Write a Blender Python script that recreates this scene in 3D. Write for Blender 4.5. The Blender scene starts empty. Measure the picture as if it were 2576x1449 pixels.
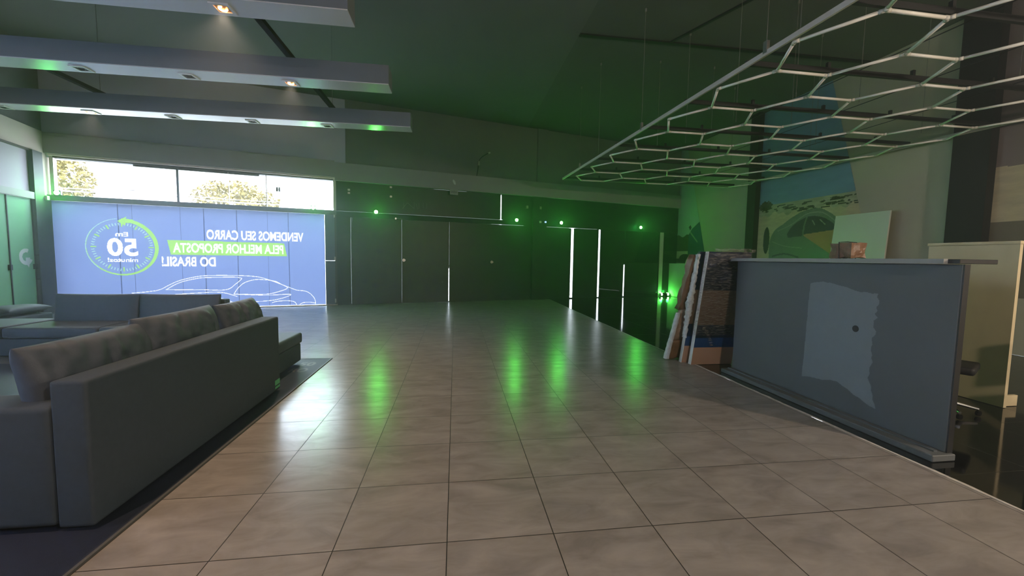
import bpy, bmesh, math, random
import numpy as np
from mathutils import Vector, Matrix, noise
random.seed(7)
scene = bpy.context.scene
COL = scene.collection

# ------------------------------------------------------------------ camera
EYE = 1.564
cam_d = bpy.data.cameras.new('camera')
cam = bpy.data.objects.new('camera', cam_d)
COL.objects.link(cam)
scene.camera = cam
cam_d.sensor_width = 36.0
cam_d.lens = 1020.4 / 2576.0 * 36.0
cam_d.clip_start = 0.05
cam_d.clip_end = 400
R_ = Vector((0.99035845, -0.13764688, 0.0156039))
U_ = Vector((-0.0053028, 0.07488861, 0.99717781))
F_ = Vector((0.13842696, 0.98764621, -0.07343665))
cam.matrix_world = Matrix(((R_.x, U_.x, -F_.x, 0), (R_.y, U_.y, -F_.y, 0), (R_.z, U_.z, -F_.z, EYE), (0, 0, 0, 1)))

# ------------------------------------------------------------------ sky and exposure
vs = scene.view_settings
vs.view_transform = 'Standard'
vs.look = 'None'
vs.exposure = 0.6
vs.gamma = 1.0
vs.use_curve_mapping = False
scene.cycles.max_bounces = 8
scene.cycles.sample_clamp_indirect = 8.0
SKY = 22.0
world = bpy.data.worlds.new('sky')
scene.world = world
world.use_nodes = True
wn = world.node_tree
wn.nodes['Background'].inputs['Color'].default_value = (0.70, 0.84, 1.0, 1)
wn.nodes['Background'].inputs['Strength'].default_value = SKY
GREEN = (0.03, 1.0, 0.16)
HAZE = 0.016
WARM = (1.0, 0.72, 0.50)
GREEN_W = 2.5        # point light behind each green lens
WARM_W = 110.0         # each lit spotlight
FILL_W = 150.0        # fill lamps added out of view behind the camera

# ------------------------------------------------------------------ frames of reference
AZ = math.radians(15)
B0 = Vector((-3.73, 13.39, 0))
EU = Vector((math.cos(AZ), math.sin(AZ), 0))
EI = Vector((math.sin(AZ), -math.cos(AZ), 0))
L0 = B0 + EU * -6.5


def W(x, y, z): return Vector((x, y, z))
def FA(u, w, z): return B0 + EU * u + EI * w + Vector((0, 0, z))      # street front: along, into the room, up
def LW(w, d, z): return L0 + EI * w + EU * d + Vector((0, 0, z))      # left side: along, into the room, up


# ------------------------------------------------------------------ materials
def lin(c):
    return tuple(((v / 255.0) / 12.92 if v <= 10 else (((v / 255.0) + 0.055) / 1.055) ** 2.4) for v in c)


MATS = {}


def mat(name, rgb, rough=0.6, metal=0.0, var=0.0, vscale=6.0, bump=0.0, bscale=40.0, spec=0.5, coat=0.0, emit=None, estr=0.0, alpha=None, trans=0.0, stretch=None):
    m = bpy.data.materials.new(name)
    m.use_nodes = True
    nt = m.node_tree
    b = nt.nodes['Principled BSDF']
    col = lin(rgb)
    b.inputs['Base Color'].default_value = (*col, 1)
    b.inputs['Roughness'].default_value = rough
    b.inputs['Metallic'].default_value = metal
    b.inputs['Specular IOR Level'].default_value = spec
    b.inputs['Coat Weight'].default_value = coat
    b.inputs['Coat Roughness'].default_value = 0.05
    if trans:
        b.inputs['Transmission Weight'].default_value = trans
    if emit:
        b.inputs['Emission Color'].default_value = (*emit, 1)
        b.inputs['Emission Strength'].default_value = estr
    if alpha is not None:
        b.inputs['Alpha'].default_value = alpha
    if var or bump:
        tc = nt.nodes.new('ShaderNodeTexCoord')
        src = tc.outputs['Object']
        if stretch:
            mp = nt.nodes.new('ShaderNodeMapping')
            mp.inputs['Scale'].default_value = stretch
            nt.links.new(src, mp.inputs['Vector'])
            src = mp.outputs['Vector']
    if var:
        n = nt.nodes.new('ShaderNodeTexNoise')
        n.inputs['Scale'].default_value = vscale
        n.inputs['Detail'].default_value = 6
        n.inputs['Roughness'].default_value = 0.6
        nt.links.new(src, n.inputs['Vector'])
        r = nt.nodes.new('ShaderNodeMapRange')
        r.inputs['From Min'].default_value = 0.3
        r.inputs['From Max'].default_value = 0.7
        r.inputs['To Min'].default_value = 1 - var
        r.inputs['To Max'].default_value = 1 + var
        nt.links.new(n.outputs['Fac'], r.inputs['Value'])
        vm = nt.nodes.new('ShaderNodeVectorMath')
        vm.operation = 'SCALE'
        vm.inputs[0].default_value = col
        nt.links.new(r.outputs['Result'], vm.inputs['Scale'])
        nt.links.new(vm.outputs['Vector'], b.inputs['Base Color'])
    if bump:
        n2 = nt.nodes.new('ShaderNodeTexNoise')
        n2.inputs['Scale'].default_value = bscale
        n2.inputs['Detail'].default_value = 3
        nt.links.new(src, n2.inputs['Vector'])
        bp = nt.nodes.new('ShaderNodeBump')
        bp.inputs['Strength'].default_value = bump
        bp.inputs['Distance'].default_value = 0.01
        nt.links.new(n2.outputs['Fac'], bp.inputs['Height'])
        nt.links.new(bp.outputs['Normal'], b.inputs['Normal'])
    MATS[name] = m
    return m


def film(name, rgb, t=0.5, dif=0.5):
    """thin printed sheet: scatters the room's light back and lets daylight glow through"""
    m = bpy.data.materials.new(name)
    m.use_nodes = True
    nt = m.node_tree
    nt.nodes.remove(nt.nodes['Principled BSDF'])
    out = nt.nodes['Material Output']
    c = lin(rgb)
    d = nt.nodes.new('ShaderNodeBsdfDiffuse')
    d.inputs['Color'].default_value = tuple(v * dif for v in c) + (1,)
    tr = nt.nodes.new('ShaderNodeBsdfTranslucent')
    tr.inputs['Color'].default_value = tuple(v * t for v in c) + (1,)
    a = nt.nodes.new('ShaderNodeAddShader')
    nt.links.new(d.outputs[0], a.inputs[0])
    nt.links.new(tr.outputs[0], a.inputs[1])
    nt.links.new(a.outputs[0], out.inputs['Surface'])
    MATS[name] = m
    return m


def pane_mat(name, tint=(1, 1, 1), gl=0.06):
    m = bpy.data.materials.new(name)
    m.use_nodes = True
    nt = m.node_tree
    nt.nodes.remove(nt.nodes['Principled BSDF'])
    out = nt.nodes['Material Output']
    t = nt.nodes.new('ShaderNodeBsdfTransparent')
    t.inputs['Color'].default_value = (*tint, 1)
    g = nt.nodes.new('ShaderNodeBsdfGlossy')
    g.inputs['Roughness'].default_value = 0.0
    mx = nt.nodes.new('ShaderNodeMixShader')
    mx.inputs['Fac'].default_value = gl
    nt.links.new(t.outputs[0], mx.inputs[1])
    nt.links.new(g.outputs[0], mx.inputs[2])
    nt.links.new(mx.outputs[0], out.inputs['Surface'])
    MATS[name] = m
    return m


def plastic_wrap_mat():
    m = bpy.data.materials.new('clear plastic wrap')
    m.use_nodes = True
    nt = m.node_tree
    nt.nodes.remove(nt.nodes['Principled BSDF'])
    out = nt.nodes['Material Output']
    t = nt.nodes.new('ShaderNodeBsdfTransparent')
    g = nt.nodes.new('ShaderNodeBsdfPrincipled')
    g.inputs['Base Color'].default_value = (0.45, 0.42, 0.38, 1)
    g.inputs['Roughness'].default_value = 0.25
    g.inputs['Specular IOR Level'].default_value = 1.0
    tc = nt.nodes.new('ShaderNodeTexCoord')
    mp = nt.nodes.new('ShaderNodeMapping')
    mp.inputs['Scale'].default_value = (4, 4, 22)
    mp.inputs['Rotation'].default_value = (0, 0.35, 0)
    n = nt.nodes.new('ShaderNodeTexNoise')
    n.inputs['Scale'].default_value = 3.0
    n.inputs['Detail'].default_value = 8
    n.inputs['Distortion'].default_value = 0.8
    r = nt.nodes.new('ShaderNodeMapRange')
    r.inputs['From Min'].default_value = 0.45
    r.inputs['From Max'].default_value = 0.75
    r.inputs['To Min'].default_value = 0.05
    r.inputs['To Max'].default_value = 0.55
    mx = nt.nodes.new('ShaderNodeMixShader')
    nt.links.new(tc.outputs['Object'], mp.inputs['Vector'])
    nt.links.new(mp.outputs[0], n.inputs['Vector'])
    nt.links.new(n.outputs['Fac'], r.inputs['Value'])
    nt.links.new(r.outputs[0], mx.inputs['Fac'])
    nt.links.new(t.outputs[0], mx.inputs[1])
    nt.links.new(g.outputs[0], mx.inputs[2])
    nt.links.new(mx.outputs[0], out.inputs['Surface'])
    return m


def tile_mat(name, rgb, rgb2, grout, size, ox, oy, gw, rough, var, bump=0.0, spec=0.5, soft=0.0):
    m = bpy.data.materials.new(name)
    m.use_nodes = True
    nt = m.node_tree
    L = nt.links.new
    b = nt.nodes['Principled BSDF']
    tc = nt.nodes.new('ShaderNodeTexCoord')
    sep = nt.nodes.new('ShaderNodeSeparateXYZ')
    L(tc.outputs['Object'], sep.inputs[0])

    def math_(op, a, bb=None, clamp=False):
        n = nt.nodes.new('ShaderNodeMath')
        n.operation = op
        n.use_clamp = clamp
        for i, v in enumerate((a, bb)):
            if v is None:
                continue
            if isinstance(v, (int, float)):
                n.inputs[i].default_value = v
            else:
                L(v, n.inputs[i])
        return n.outputs[0]
    ids = []
    masks = []
    for k, o in ((0, ox), (1, oy)):
        q = math_('DIVIDE', math_('SUBTRACT', sep.outputs[k], o), size)
        ids.append(math_('FLOOR', q))
        f = math_('FRACT', q)
        e = math_('MINIMUM', f, math_('SUBTRACT', 1.0, f))
        masks.append(math_('LESS_THAN', e, gw / size / 2))
    g = math_('MAXIMUM', masks[0], masks[1])
    cmb = nt.nodes.new('ShaderNodeCombineXYZ')
    L(ids[0], cmb.inputs[0])
    L(ids[1], cmb.inputs[1])
    wnz = nt.nodes.new('ShaderNodeTexWhiteNoise')
    wnz.noise_dimensions = '3D'
    L(cmb.outputs[0], wnz.inputs['Vector'])
    # each tile gets its own patch of cloudy pattern
    off = nt.nodes.new('ShaderNodeVectorMath')
    off.operation = 'SCALE'
    L(wnz.outputs['Color'], off.inputs[0])
    off.inputs['Scale'].default_value = 20
    add = nt.nodes.new('ShaderNodeVectorMath')
    add.operation = 'ADD'
    L(tc.outputs['Object'], add.inputs[0])
    L(off.outputs[0], add.inputs[1])
    mp = nt.nodes.new('ShaderNodeMapping')
    mp.inputs['Scale'].default_value = (1.0, 2.4, 1.0)
    L(add.outputs[0], mp.inputs['Vector'])
    n = nt.nodes.new('ShaderNodeTexNoise')
    n.inputs['Scale'].default_value = 2.6
    n.inputs['Detail'].default_value = 9
    n.inputs['Roughness'].default_value = 0.62
    n.inputs['Distortion'].default_value = 0.6
    L(mp.outputs[0], n.inputs['Vector'])
    r = nt.nodes.new('ShaderNodeMapRange')
    r.inputs['From Min'].default_value = 0.33
    r.inputs['From Max'].default_value = 0.68
    L(n.outputs['Fac'], r.inputs['Value'])
    mx = nt.nodes.new('ShaderNodeMix')
    mx.data_type = 'RGBA'
    mx.inputs[6].default_value = (*lin(rgb), 1)
    mx.inputs[7].default_value = (*lin(rgb2), 1)
    L(r.outputs[0], mx.inputs['Factor'])
    tv = nt.nodes.new('ShaderNodeVectorMath')
    tv.operation = 'SCALE'
    L(mx.outputs[2], tv.inputs[0])
    L(math_('ADD', math_('MULTIPLY', wnz.outputs['Value'], var), 1 - var / 2), tv.inputs['Scale'])
    mx2 = nt.nodes.new('ShaderNodeMix')
    mx2.data_type = 'RGBA'
    L(g, mx2.inputs['Factor'])
    L(tv.outputs[0], mx2.inputs[6])
    mx2.inputs[7].default_value = (*lin(grout), 1)
    L(mx2.outputs[2], b.inputs['Base Color'])
    b.inputs['Specular IOR Level'].default_value = spec
    L(math_('ADD', math_('MULTIPLY', g, 0.4), math_('ADD', math_('MULTIPLY', n.outputs['Fac'], 0.10), rough - 0.05)), b.inputs['Roughness'])
    if bump:
        n2 = nt.nodes.new('ShaderNodeTexNoise')
        n2.inputs['Scale'].default_value = 14
        n2.inputs['Detail'].default_value = 4
        L(tc.outputs['Object'], n2.inputs['Vector'])
        bp = nt.nodes.new('ShaderNodeBump')
        bp.inputs['Strength'].default_value = bump
        bp.inputs['Distance'].default_value = 0.004
        L(math_('SUBTRACT', n2.outputs['Fac'], g), bp.inputs['Height'])
        L(bp.outputs['Normal'], b.inputs['Normal'])
    MATS[name] = m
    return m


M_floor = tile_mat('grey cement-look tile', (162, 153, 147), (132, 124, 119), (30, 26, 24), 0.6, -0.0377, 2.149, 0.0055, 0.25, 0.06, bump=0.06, spec=0.5)
M_black_floor = tile_mat('polished black tile', (13, 13, 14), (9, 9, 10), (48, 46, 36), 0.8, 3.62, 2.44, 0.004, 0.07, 0.1, bump=0.03, spec=0.55)
M_wall = mat('grey painted wall', (118, 120, 118), 0.85, var=0.05, vscale=1.5)
M_wall_d = mat('darker grey painted wall', (96, 98, 94), 0.85, var=0.05, vscale=1.5)
M_mwall = mat('warm grey painted wall', (176, 170, 150), 0.85, var=0.05, vscale=1.5)
M_ceil = mat('ceiling grey with flare', (106, 106, 106), 0.9, var=0.06, vscale=0.8)  # lounge side toned lighter to carry lens flare
M_ceil_l = mat('grey ceiling board', (164, 170, 184), 0.9, var=0.03, vscale=0.8)
M_bar = mat('dark grey bar paint', (52, 52, 56), 0.9)  # dark grey of the carrier bars
M_fascia = mat('pale grey fascia', (152, 154, 150), 0.8, var=0.03, vscale=2)
M_fascia_l = mat('cream fascia', (196, 186, 172), 0.8, var=0.03, vscale=2)
M_beam = mat('grey beam board', (116, 121, 127), 0.85, var=0.03, vscale=2)
M_beam_b = mat('white beam underside', (216, 214, 212), 0.22)
M_alu = mat('bronze anodised frame', (74, 66, 62), 0.45, metal=0.3)
M_alu_l = mat('pale aluminium frame', (200, 186, 172), 0.5)
M_sill = mat('dark steel sill beam', (84, 80, 80), 0.6, var=0.1, vscale=5)
M_blackglass = mat('black film on glass', (24, 27, 28), 0.38, spec=0.4, bump=0.02, bscale=3)
M_mirrorglass = mat('black mirror glass', (8, 10, 9), 0.04, spec=0.6)
M_black = mat('matt black', (14, 14, 15), 0.6)
M_black_g = mat('gloss black plastic', (12, 12, 13), 0.25)
M_column = mat('dark grey column paint', (60, 62, 66), 0.7, var=0.05)
M_pillar = mat('near black pillar paint', (12, 9, 8), 0.75)
M_chrome = mat('chrome', (220, 220, 220), 0.18, metal=1.0)
M_steel = mat('brushed steel', (180, 180, 176), 0.35, metal=1.0)
M_white = mat('white plastic', (226, 226, 220), 0.45)
M_tube = mat('milky tube', (250, 248, 238), 0.35)
M_fabric = mat('charcoal sofa fabric', (52, 62, 74), 0.75, var=0.08, vscale=30, bump=0.15, bscale=300)
M_fabric_c = mat('charcoal cushion fabric', (64, 72, 86), 0.6, var=0.08, vscale=20, bump=0.15, bscale=200)
M_mat = mat('navy mat', (34, 40, 58), 0.55, var=0.1, vscale=40, bump=0.2, bscale=300)
M_matedge = mat('pale mat edging', (84, 84, 84), 0.5)
M_counter = mat('slate grey counter paint', (86, 92, 96), 0.55, var=0.06, vscale=2.5)
M_counter_d = mat('dark counter edge', (30, 30, 32), 0.5)
M_ctop = mat('pale grey counter top edge', (150, 150, 146), 0.5)
M_patch = mat('lighter paint patch', (122, 132, 139), 0.6, var=0.04, vscale=8)
M_chip = mat('chipped cement edge', (196, 188, 178), 0.85, var=0.2, vscale=25)
M_wood = mat('pale beige board', (222, 206, 168), 0.6, var=0.05, vscale=4)
M_board = mat('pale melamine board', (206, 212, 196), 0.5)
M_brown = mat('brown parcel paper', (124, 92, 68), 0.45, var=0.25, vscale=9, bump=0.5, bscale=25)
M_bubble = mat('white bubble wrap', (216, 220, 218), 0.35, var=0.12, vscale=30, bump=0.8, bscale=70)
M_pink = mat('beige laminate', (190, 152, 128), 0.5)
M_blue = mat('blue laminate stripe', (28, 66, 120), 0.45)
M_navy = mat('navy laminate', (22, 34, 62), 0.35, var=0.1, vscale=5)
M_brownlam = mat('taupe laminate', (112, 92, 80), 0.4, var=0.12, vscale=4)
M_wrap = plastic_wrap_mat()
M_pane = pane_mat('clear window glass')
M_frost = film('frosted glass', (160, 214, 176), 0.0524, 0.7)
M_frost_fill = film('bright frosted fill glass', (204, 214, 226), 0.451, 0.6)  # brighter film for the added fill window
M_frost_up = film('frosted glass of the upper panes', (196, 190, 198), 0.0476, 0.7)
M_frost_d = film('grey film on glass', (140, 150, 170), 0.0285, 0.5)
M_lensG = mat('lit green lens', (20, 200, 40), 0.4, emit=(0.12, 1.0, 0.10), estr=380)
M_lensG2 = mat('dim lit green lens', (20, 200, 40), 0.4, emit=(0.12, 1.0, 0.10), estr=60)
M_bulbW = mat('lit warm bulb', (255, 200, 150), 0.4, emit=(1.0, 0.55, 0.22), estr=9)
M_refl = mat('lamp reflector', (190, 140, 90), 0.25, metal=0.8)
M_socket = mat('dark lamp socket', (50, 50, 56), 0.5)
M_fill_lamp = mat('fill lamp diffuser', (255, 240, 220), 0.5, emit=(1.0, 0.86, 0.70), estr=6)
M_leaf = mat('yellowish leaves', (92, 78, 26), 0.7, var=0.3, vscale=1.5)  # yellowish leaves with random tone
M_bark = mat('tree bark', (100, 80, 64), 0.9)
M_house = mat('white rendered house wall', (238, 236, 230), 0.9)
M_housewin = mat('house window glass', (90, 92, 96), 0.3)
M_pole = mat('concrete pole', (150, 130, 124), 0.9)
M_street = mat('asphalt street', (150, 148, 144), 0.9, var=0.1, vscale=1)
B_blue = film('printed blue film', (132, 148, 196), 0.0953, 0.55)
B_seam = film('glass joint behind the film', (84, 96, 132), 0.0856, 0.5)
B_white = film('white lettering film', (255, 244, 246), 0.1143, 0.8)
B_lime = film('lime print', (166, 214, 110), 0.0953, 0.6)
B_pale = film('pale green print', (170, 206, 190), 0.1001, 0.7)
# mural inks
K_sky = mat('mural sky blue', (106, 142, 166), 0.8, var=0.12, vscale=1.2, stretch=(1, 1, 4))
K_sea = mat('mural shoreline', (156, 158, 128), 0.8, var=0.2, vscale=3, stretch=(1, 1, 6))
K_sand = mat('mural sand', (186, 172, 138), 0.8, var=0.15, vscale=2, stretch=(1, 1, 4))
K_bush = mat('mural scrub', (66, 74, 44), 0.8, var=0.5, vscale=14)
K_car = mat('mural car body', (104, 122, 100), 0.8, var=0.12, vscale=2)
K_glass = mat('mural car glass', (58, 68, 58), 0.8)
K_line = mat('mural highlight line', (138, 148, 128), 0.8)
K_orange = mat('mural tan body panel', (176, 130, 88), 0.8, var=0.05, vscale=3)
K_grey = mat('mural overcast sky', (170, 176, 180), 0.8, var=0.06, vscale=1.5)
K_teal = mat('mural teal cab', (22, 78, 92), 0.7)
K_dusk = mat('mural dusk sky', (120, 106, 100), 0.8, var=0.06, vscale=1)
K_black = mat('mural dark band', (18, 20, 18), 0.6)


# ------------------------------------------------------------------ object helpers
WLOC = {}


def new_bm(): return bmesh.new()


def add_box(bm, a0, a1, b0, b1, c0, c1, fn=W, mi=0):
    v = [bm.verts.new(fn(a, b, c)) for c in (c0, c1) for b in (b0, b1) for a in (a0, a1)]
    for f in ((0, 2, 3, 1), (4, 5, 7, 6), (0, 1, 5, 4), (2, 6, 7, 3), (0, 4, 6, 2), (1, 3, 7, 5)):
        bm.faces.new([v[i] for i in f]).material_index = mi


def add_hull(bm, pts8, mi=0):
    """eight corner points ordered like add_box"""
    v = [bm.verts.new(Vector(p)) for p in pts8]
    for f in ((0, 2, 3, 1), (4, 5, 7, 6), (0, 1, 5, 4), (2, 6, 7, 3), (0, 4, 6, 2), (1, 3, 7, 5)):
        bm.faces.new([v[i] for i in f]).material_index = mi


def add_tube(bm, pts, r, n=8, cap=True):
    pts = [Vector(p) for p in pts]
    rings = []
    for i, p in enumerate(pts):
        d = (pts[min(i + 1, len(pts) - 1)] - pts[max(i - 1, 0)]).normalized()
        up = Vector((0, 0, 1)) if abs(d.z) < 0.9 else Vector((1, 0, 0))
        a = d.cross(up).normalized()
        b = a.cross(d)
        rr = r[i] if isinstance(r, (list, tuple)) else r
        rings.append([bm.verts.new(p + (a * math.cos(2 * math.pi * k / n) + b * math.sin(2 * math.pi * k / n)) * rr) for k in range(n)])
    for i in range(len(rings) - 1):
        for k in range(n):
            bm.faces.new((rings[i][k], rings[i][(k + 1) % n], rings[i + 1][(k + 1) % n], rings[i + 1][k]))
    if cap:
        bm.faces.new(rings[0][::-1])
        bm.faces.new(rings[-1])


def add_disc(bm, c, nrm, r, depth=0.01, n=20):
    c = Vector(c)
    nrm = Vector(nrm).normalized()
    add_tube(bm, [c, c + nrm * depth], r, n)


def add_poly(bm, pts, thick):
    """flat outline given thickness along vector"""
    a = [bm.verts.new(Vector(p)) for p in pts]
    b = [bm.verts.new(Vector(p) + Vector(thick)) for p in pts]
    bm.faces.new(a)
    bm.faces.new(b[::-1])
    for i in range(len(a)):
        j = (i + 1) % len(a)
        bm.faces.new((a[i], a[j], b[j], b[i]))


def bevel(bm, w, seg=2):
    bmesh.ops.remove_doubles(bm, verts=bm.verts, dist=1e-5)
    bmesh.ops.bevel(bm, geom=list(bm.edges), offset=w, segments=seg, profile=0.6, affect='EDGES', clamp_overlap=True)


def obj(name, bm, mats, parent=None, smooth=False, loc=None, recalc=True):
    if recalc:
        bmesh.ops.recalc_face_normals(bm, faces=bm.faces)
    me = bpy.data.meshes.new(name)
    co = np.array([v.co[:] for v in bm.verts])
    if loc is None:
        mn, mx = co.min(0), co.max(0)
        loc = Vector(((mn[0] + mx[0]) / 2, (mn[1] + mx[1]) / 2, mn[2]))
    loc = Vector(loc)
    bmesh.ops.translate(bm, verts=bm.verts, vec=-loc)
    bm.to_mesh(me)
    bm.free()
    for m in (mats if isinstance(mats, (list, tuple)) else [mats]):
        me.materials.append(m)
    if smooth:
        me.polygons.foreach_set('use_smooth', [True] * len(me.polygons))
    o = bpy.data.objects.new(name, me)
    COL.objects.link(o)
    if parent is not None:
        o.parent = parent
        o.location = loc - WLOC[parent.name]
    else:
        o.location = loc
    WLOC[o.name] = loc
    return o


def thing(name, label, cat, loc, group=None):
    o = bpy.data.objects.new(name, None)
    COL.objects.link(o)
    o.empty_display_size = 0.1
    o.location = loc
    WLOC[o.name] = Vector(loc)
    o['label'] = label
    o['category'] = cat
    if group:
        o['group'] = group
    return o


def tag(o, label, cat, group=None):
    o['label'] = label
    o['category'] = cat
    if group:
        o['group'] = group
    return o


def struct(name, bm, m, parent=None, **k):
    o = obj(name, bm, m, parent, **k)
    if parent is None:
        o['kind'] = 'structure'
        o['label'] = k.get('label', '') or name.replace('_', ' ')
    return o


def lab(o, text):
    o['label'] = text
    return o


def light(name, kind, loc, energy, color, parent, **k):
    d = bpy.data.lights.new(name, kind)
    d.energy = energy
    d.color = color
    for a, v in k.items():
        if a != 'rot':
            setattr(d, a, v)
    o = bpy.data.objects.new(name, d)
    COL.objects.link(o)
    o.parent = parent
    o.location = Vector(loc) - (WLOC[parent.name] if parent else Vector())
    if 'rot' in k:
        o.rotation_euler = k['rot']
    return o


def raster(fn, a0, a1, b0, b1, cell, cls, bm=None):
    """print a flat sheet: cls(A,B) gives an ink number per cell (-1 leaves it out); equal neighbours merge into runs"""
    bm = bm or new_bm()
    na, nb = int(round((a1 - a0) / cell)), int(round((b1 - b0) / cell))
    A = a0 + (np.arange(na) + 0.5) * (a1 - a0) / na
    Bv = b0 + (np.arange(nb) + 0.5) * (b1 - b0) / nb
    K = cls(*np.meshgrid(A, Bv))
    ea = a0 + np.arange(na + 1) * (a1 - a0) / na
    eb = b0 + np.arange(nb + 1) * (b1 - b0) / nb
    j = 0
    while j < nb:
        j2 = j + 1
        while j2 < nb and np.array_equal(K[j], K[j2]):
            j2 += 1
        row = K[j]
        cut = [0] + list(np.nonzero(np.diff(row))[0] + 1) + [na]
        for s, e in zip(cut[:-1], cut[1:]):
            if row[s] < 0:
                continue
            v = [bm.verts.new(fn(ea[p], eb[q])) for p, q in ((s, j), (e, j), (e, j2), (s, j2))]
            bm.faces.new(v).material_index = int(row[s])
        j = j2
    return bm


def in_poly(A, Bv, pts):
    ins = np.zeros(A.shape, bool)
    n = len(pts)
    for i in range(n):
        x1, y1 = pts[i]
        x2, y2 = pts[(i + 1) % n]
        if y1 == y2:
            continue
        c = ((y1 > Bv) != (y2 > Bv)) & (A < (x2 - x1) * (Bv - y1) / (y2 - y1) + x1)
        ins ^= c
    return ins


def smooth_path(pts, n=8, closed=False):
    P = [np.array(p, float) for p in pts]
    out = []
    m = len(P)
    for i in range(m if closed else m - 1):
        p0 = P[(i - 1) % m] if (closed or i) else P[0]
        p1, p2 = P[i], P[(i + 1) % m]
        p3 = P[(i + 2) % m] if (closed or i + 2 < m) else P[-1]
        for k in range(n):
            t = k / n
            out.append(0.5 * ((2 * p1) + (p2 - p0) * t + (2 * p0 - 5 * p1 + 4 * p2 - p3) * t * t + (3 * p1 - p0 - 3 * p2 + p3) * t ** 3))
    if not closed:
        out.append(P[-1])
    return out


def near_path(A, Bv, path, wd):
    m = np.zeros(A.shape, bool)
    for p, q in zip(path[:-1], path[1:]):
        d = q - p
        L2 = max((d ** 2).sum(), 1e-9)
        t = np.clip(((A - p[0]) * d[0] + (Bv - p[1]) * d[1]) / L2, 0, 1)
        m |= ((A - p[0] - t * d[0]) ** 2 + (Bv - p[1] - t * d[1]) ** 2) < (wd / 2) ** 2
    return m


def text_tris(s, offset=0.0, shear=0.0, space=1.0):
    c = bpy.data.curves.new('t', 'FONT')
    c.body = s
    c.offset = offset
    c.shear = shear
    c.space_character = space
    c.resolution_u = 4
    o = bpy.data.objects.new('t', c)
    COL.objects.link(o)
    dg = bpy.context.evaluated_depsgraph_get()
    me = bpy.data.meshes.new_from_object(o.evaluated_get(dg))
    me.calc_loop_triangles()
    V = np.array([v.co[:2] for v in me.vertices])
    T = np.array([t.vertices[:] for t in me.loop_triangles])
    bpy.data.objects.remove(o)
    bpy.data.curves.remove(c)
    bpy.data.meshes.remove(me)
    return V, T


def text_mask(A, Bv, s, a_start, a_end, b0, b1, capfrac=None, **k):
    """letters running from a_start to a_end (a_end < a_start reads mirrored)"""
    V, T = text_tris(s, **k)
    mn, mx = V.min(0), V.max(0)
    X = a_start + (V[:, 0] - mn[0]) / (mx[0] - mn[0]) * (a_end - a_start)
    Y = b0 + (V[:, 1] - mn[1]) / (mx[1] - mn[1]) * (b1 - b0)
    m = np.zeros(A.shape, bool)
    a = A[0]
    b = Bv[:, 0]
    for t in T:
        x, y = X[t], Y[t]
        i0, i1 = np.searchsorted(a, x.min()), np.searchsorted(a, x.max())
        j0, j1 = np.searchsorted(b, y.min()), np.searchsorted(b, y.max())
        if i1 <= i0 or j1 <= j0:
            continue
        GX, GY = A[j0:j1, i0:i1], Bv[j0:j1, i0:i1]
        s1 = (x[1] - x[0]) * (GY - y[0]) - (y[1] - y[0]) * (GX - x[0])
        s2 = (x[2] - x[1]) * (GY - y[1]) - (y[2] - y[1]) * (GX - x[1])
        s3 = (x[0] - x[2]) * (GY - y[2]) - (y[0] - y[2]) * (GX - x[2])
        m[j0:j1, i0:i1] |= ((s1 >= 0) & (s2 >= 0) & (s3 >= 0)) | ((s1 <= 0) & (s2 <= 0) & (s3 <= 0))
    return m


# ================================================================== THE SETTING
ZC = 6.35      # high ceiling
ZL = 4.45      # low ceiling slab
bm = new_bm()  # grey tiled floor, its right edge at x = 3.6
v = [bm.verts.new(p) for p in (FA(-6.6, -0.15, 0), LW(16.2, -0.1, 0), W(3.6, -3.9, 0), W(3.6, 15.42, 0))]
bm.faces.new(v)
o = struct('floor', bm, M_floor, loc=(0, 0, 0))
o['label'] = 'grey cement-look tiled floor'
bm = new_bm()
v = [bm.verts.new(p) for p in (W(3.6, -3.9, -0.006), W(9.9, -3.9, -0.006), FA(14.1, -0.15, -0.006), W(3.6, 15.42, -0.006))]
bm.faces.new(v)
o = struct('floor', bm, M_black_floor, loc=(0, 0, -0.006))
o['label'] = 'polished black tiled floor'
# chipped pale edge between the two floors
bm = new_bm()
ys = [-3.8 + i * 0.045 for i in range(int((15.3 + 3.8) / 0.045))]
prev = None
for y in ys:
    wdt = (0.026 + 0.020 * noise.noise((y * 2.3, 0, 0)) + 0.010 * noise.noise((y * 9, 3, 0))) if y < 5.6 else 0.006
    wdt = max(wdt, 0.002)
    x0 = 3.6 - 0.004 + (0.008 * noise.noise((y * 3, 9, 0)) if y < 5.6 else 0)
    ring = [bm.verts.new((x0, y, 0.0)), bm.verts.new((x0, y, 0.004)), bm.verts.new((x0 + wdt, y, 0.004)), bm.verts.new((x0 + wdt, y, -0.006))]
    if prev:
        for k in range(3):
            bm.faces.new((prev[k], prev[k + 1], ring[k + 1], ring[k]))
    prev = ring
o = struct('trim_1', bm, M_chip)
o['label'] = 'chipped pale edge between grey and black floors'

bm = new_bm()
xs = 2.6
ya = (B0 + EU * ((xs + 3.73) / EU.x)).y + 0.4
v = [bm.verts.new(p) for p in (LW(-0.4, -0.3, ZC), LW(16.4, -0.3, ZC), W(xs, -4.1, ZC), W(xs, ya, ZC))]
bm.faces.new(v)
o = struct('ceiling', bm, M_ceil)
o['label'] = 'high ceiling over the lounge, toned lighter for lens flare'
bm = new_bm()
v = [bm.verts.new(p) for p in (W(xs, -4.1, ZC), W(10.1, -4.1, ZC), FA(14.5, -0.4, ZC), W(xs, ya, ZC))]
bm.faces.new(v)
o = struct('ceiling', bm, mat('dark grey ceiling paint', (92, 92, 88), 0.9, var=0.05, vscale=0.8))
o['label'] = 'high dark ceiling over the hexagon grid'
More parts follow.
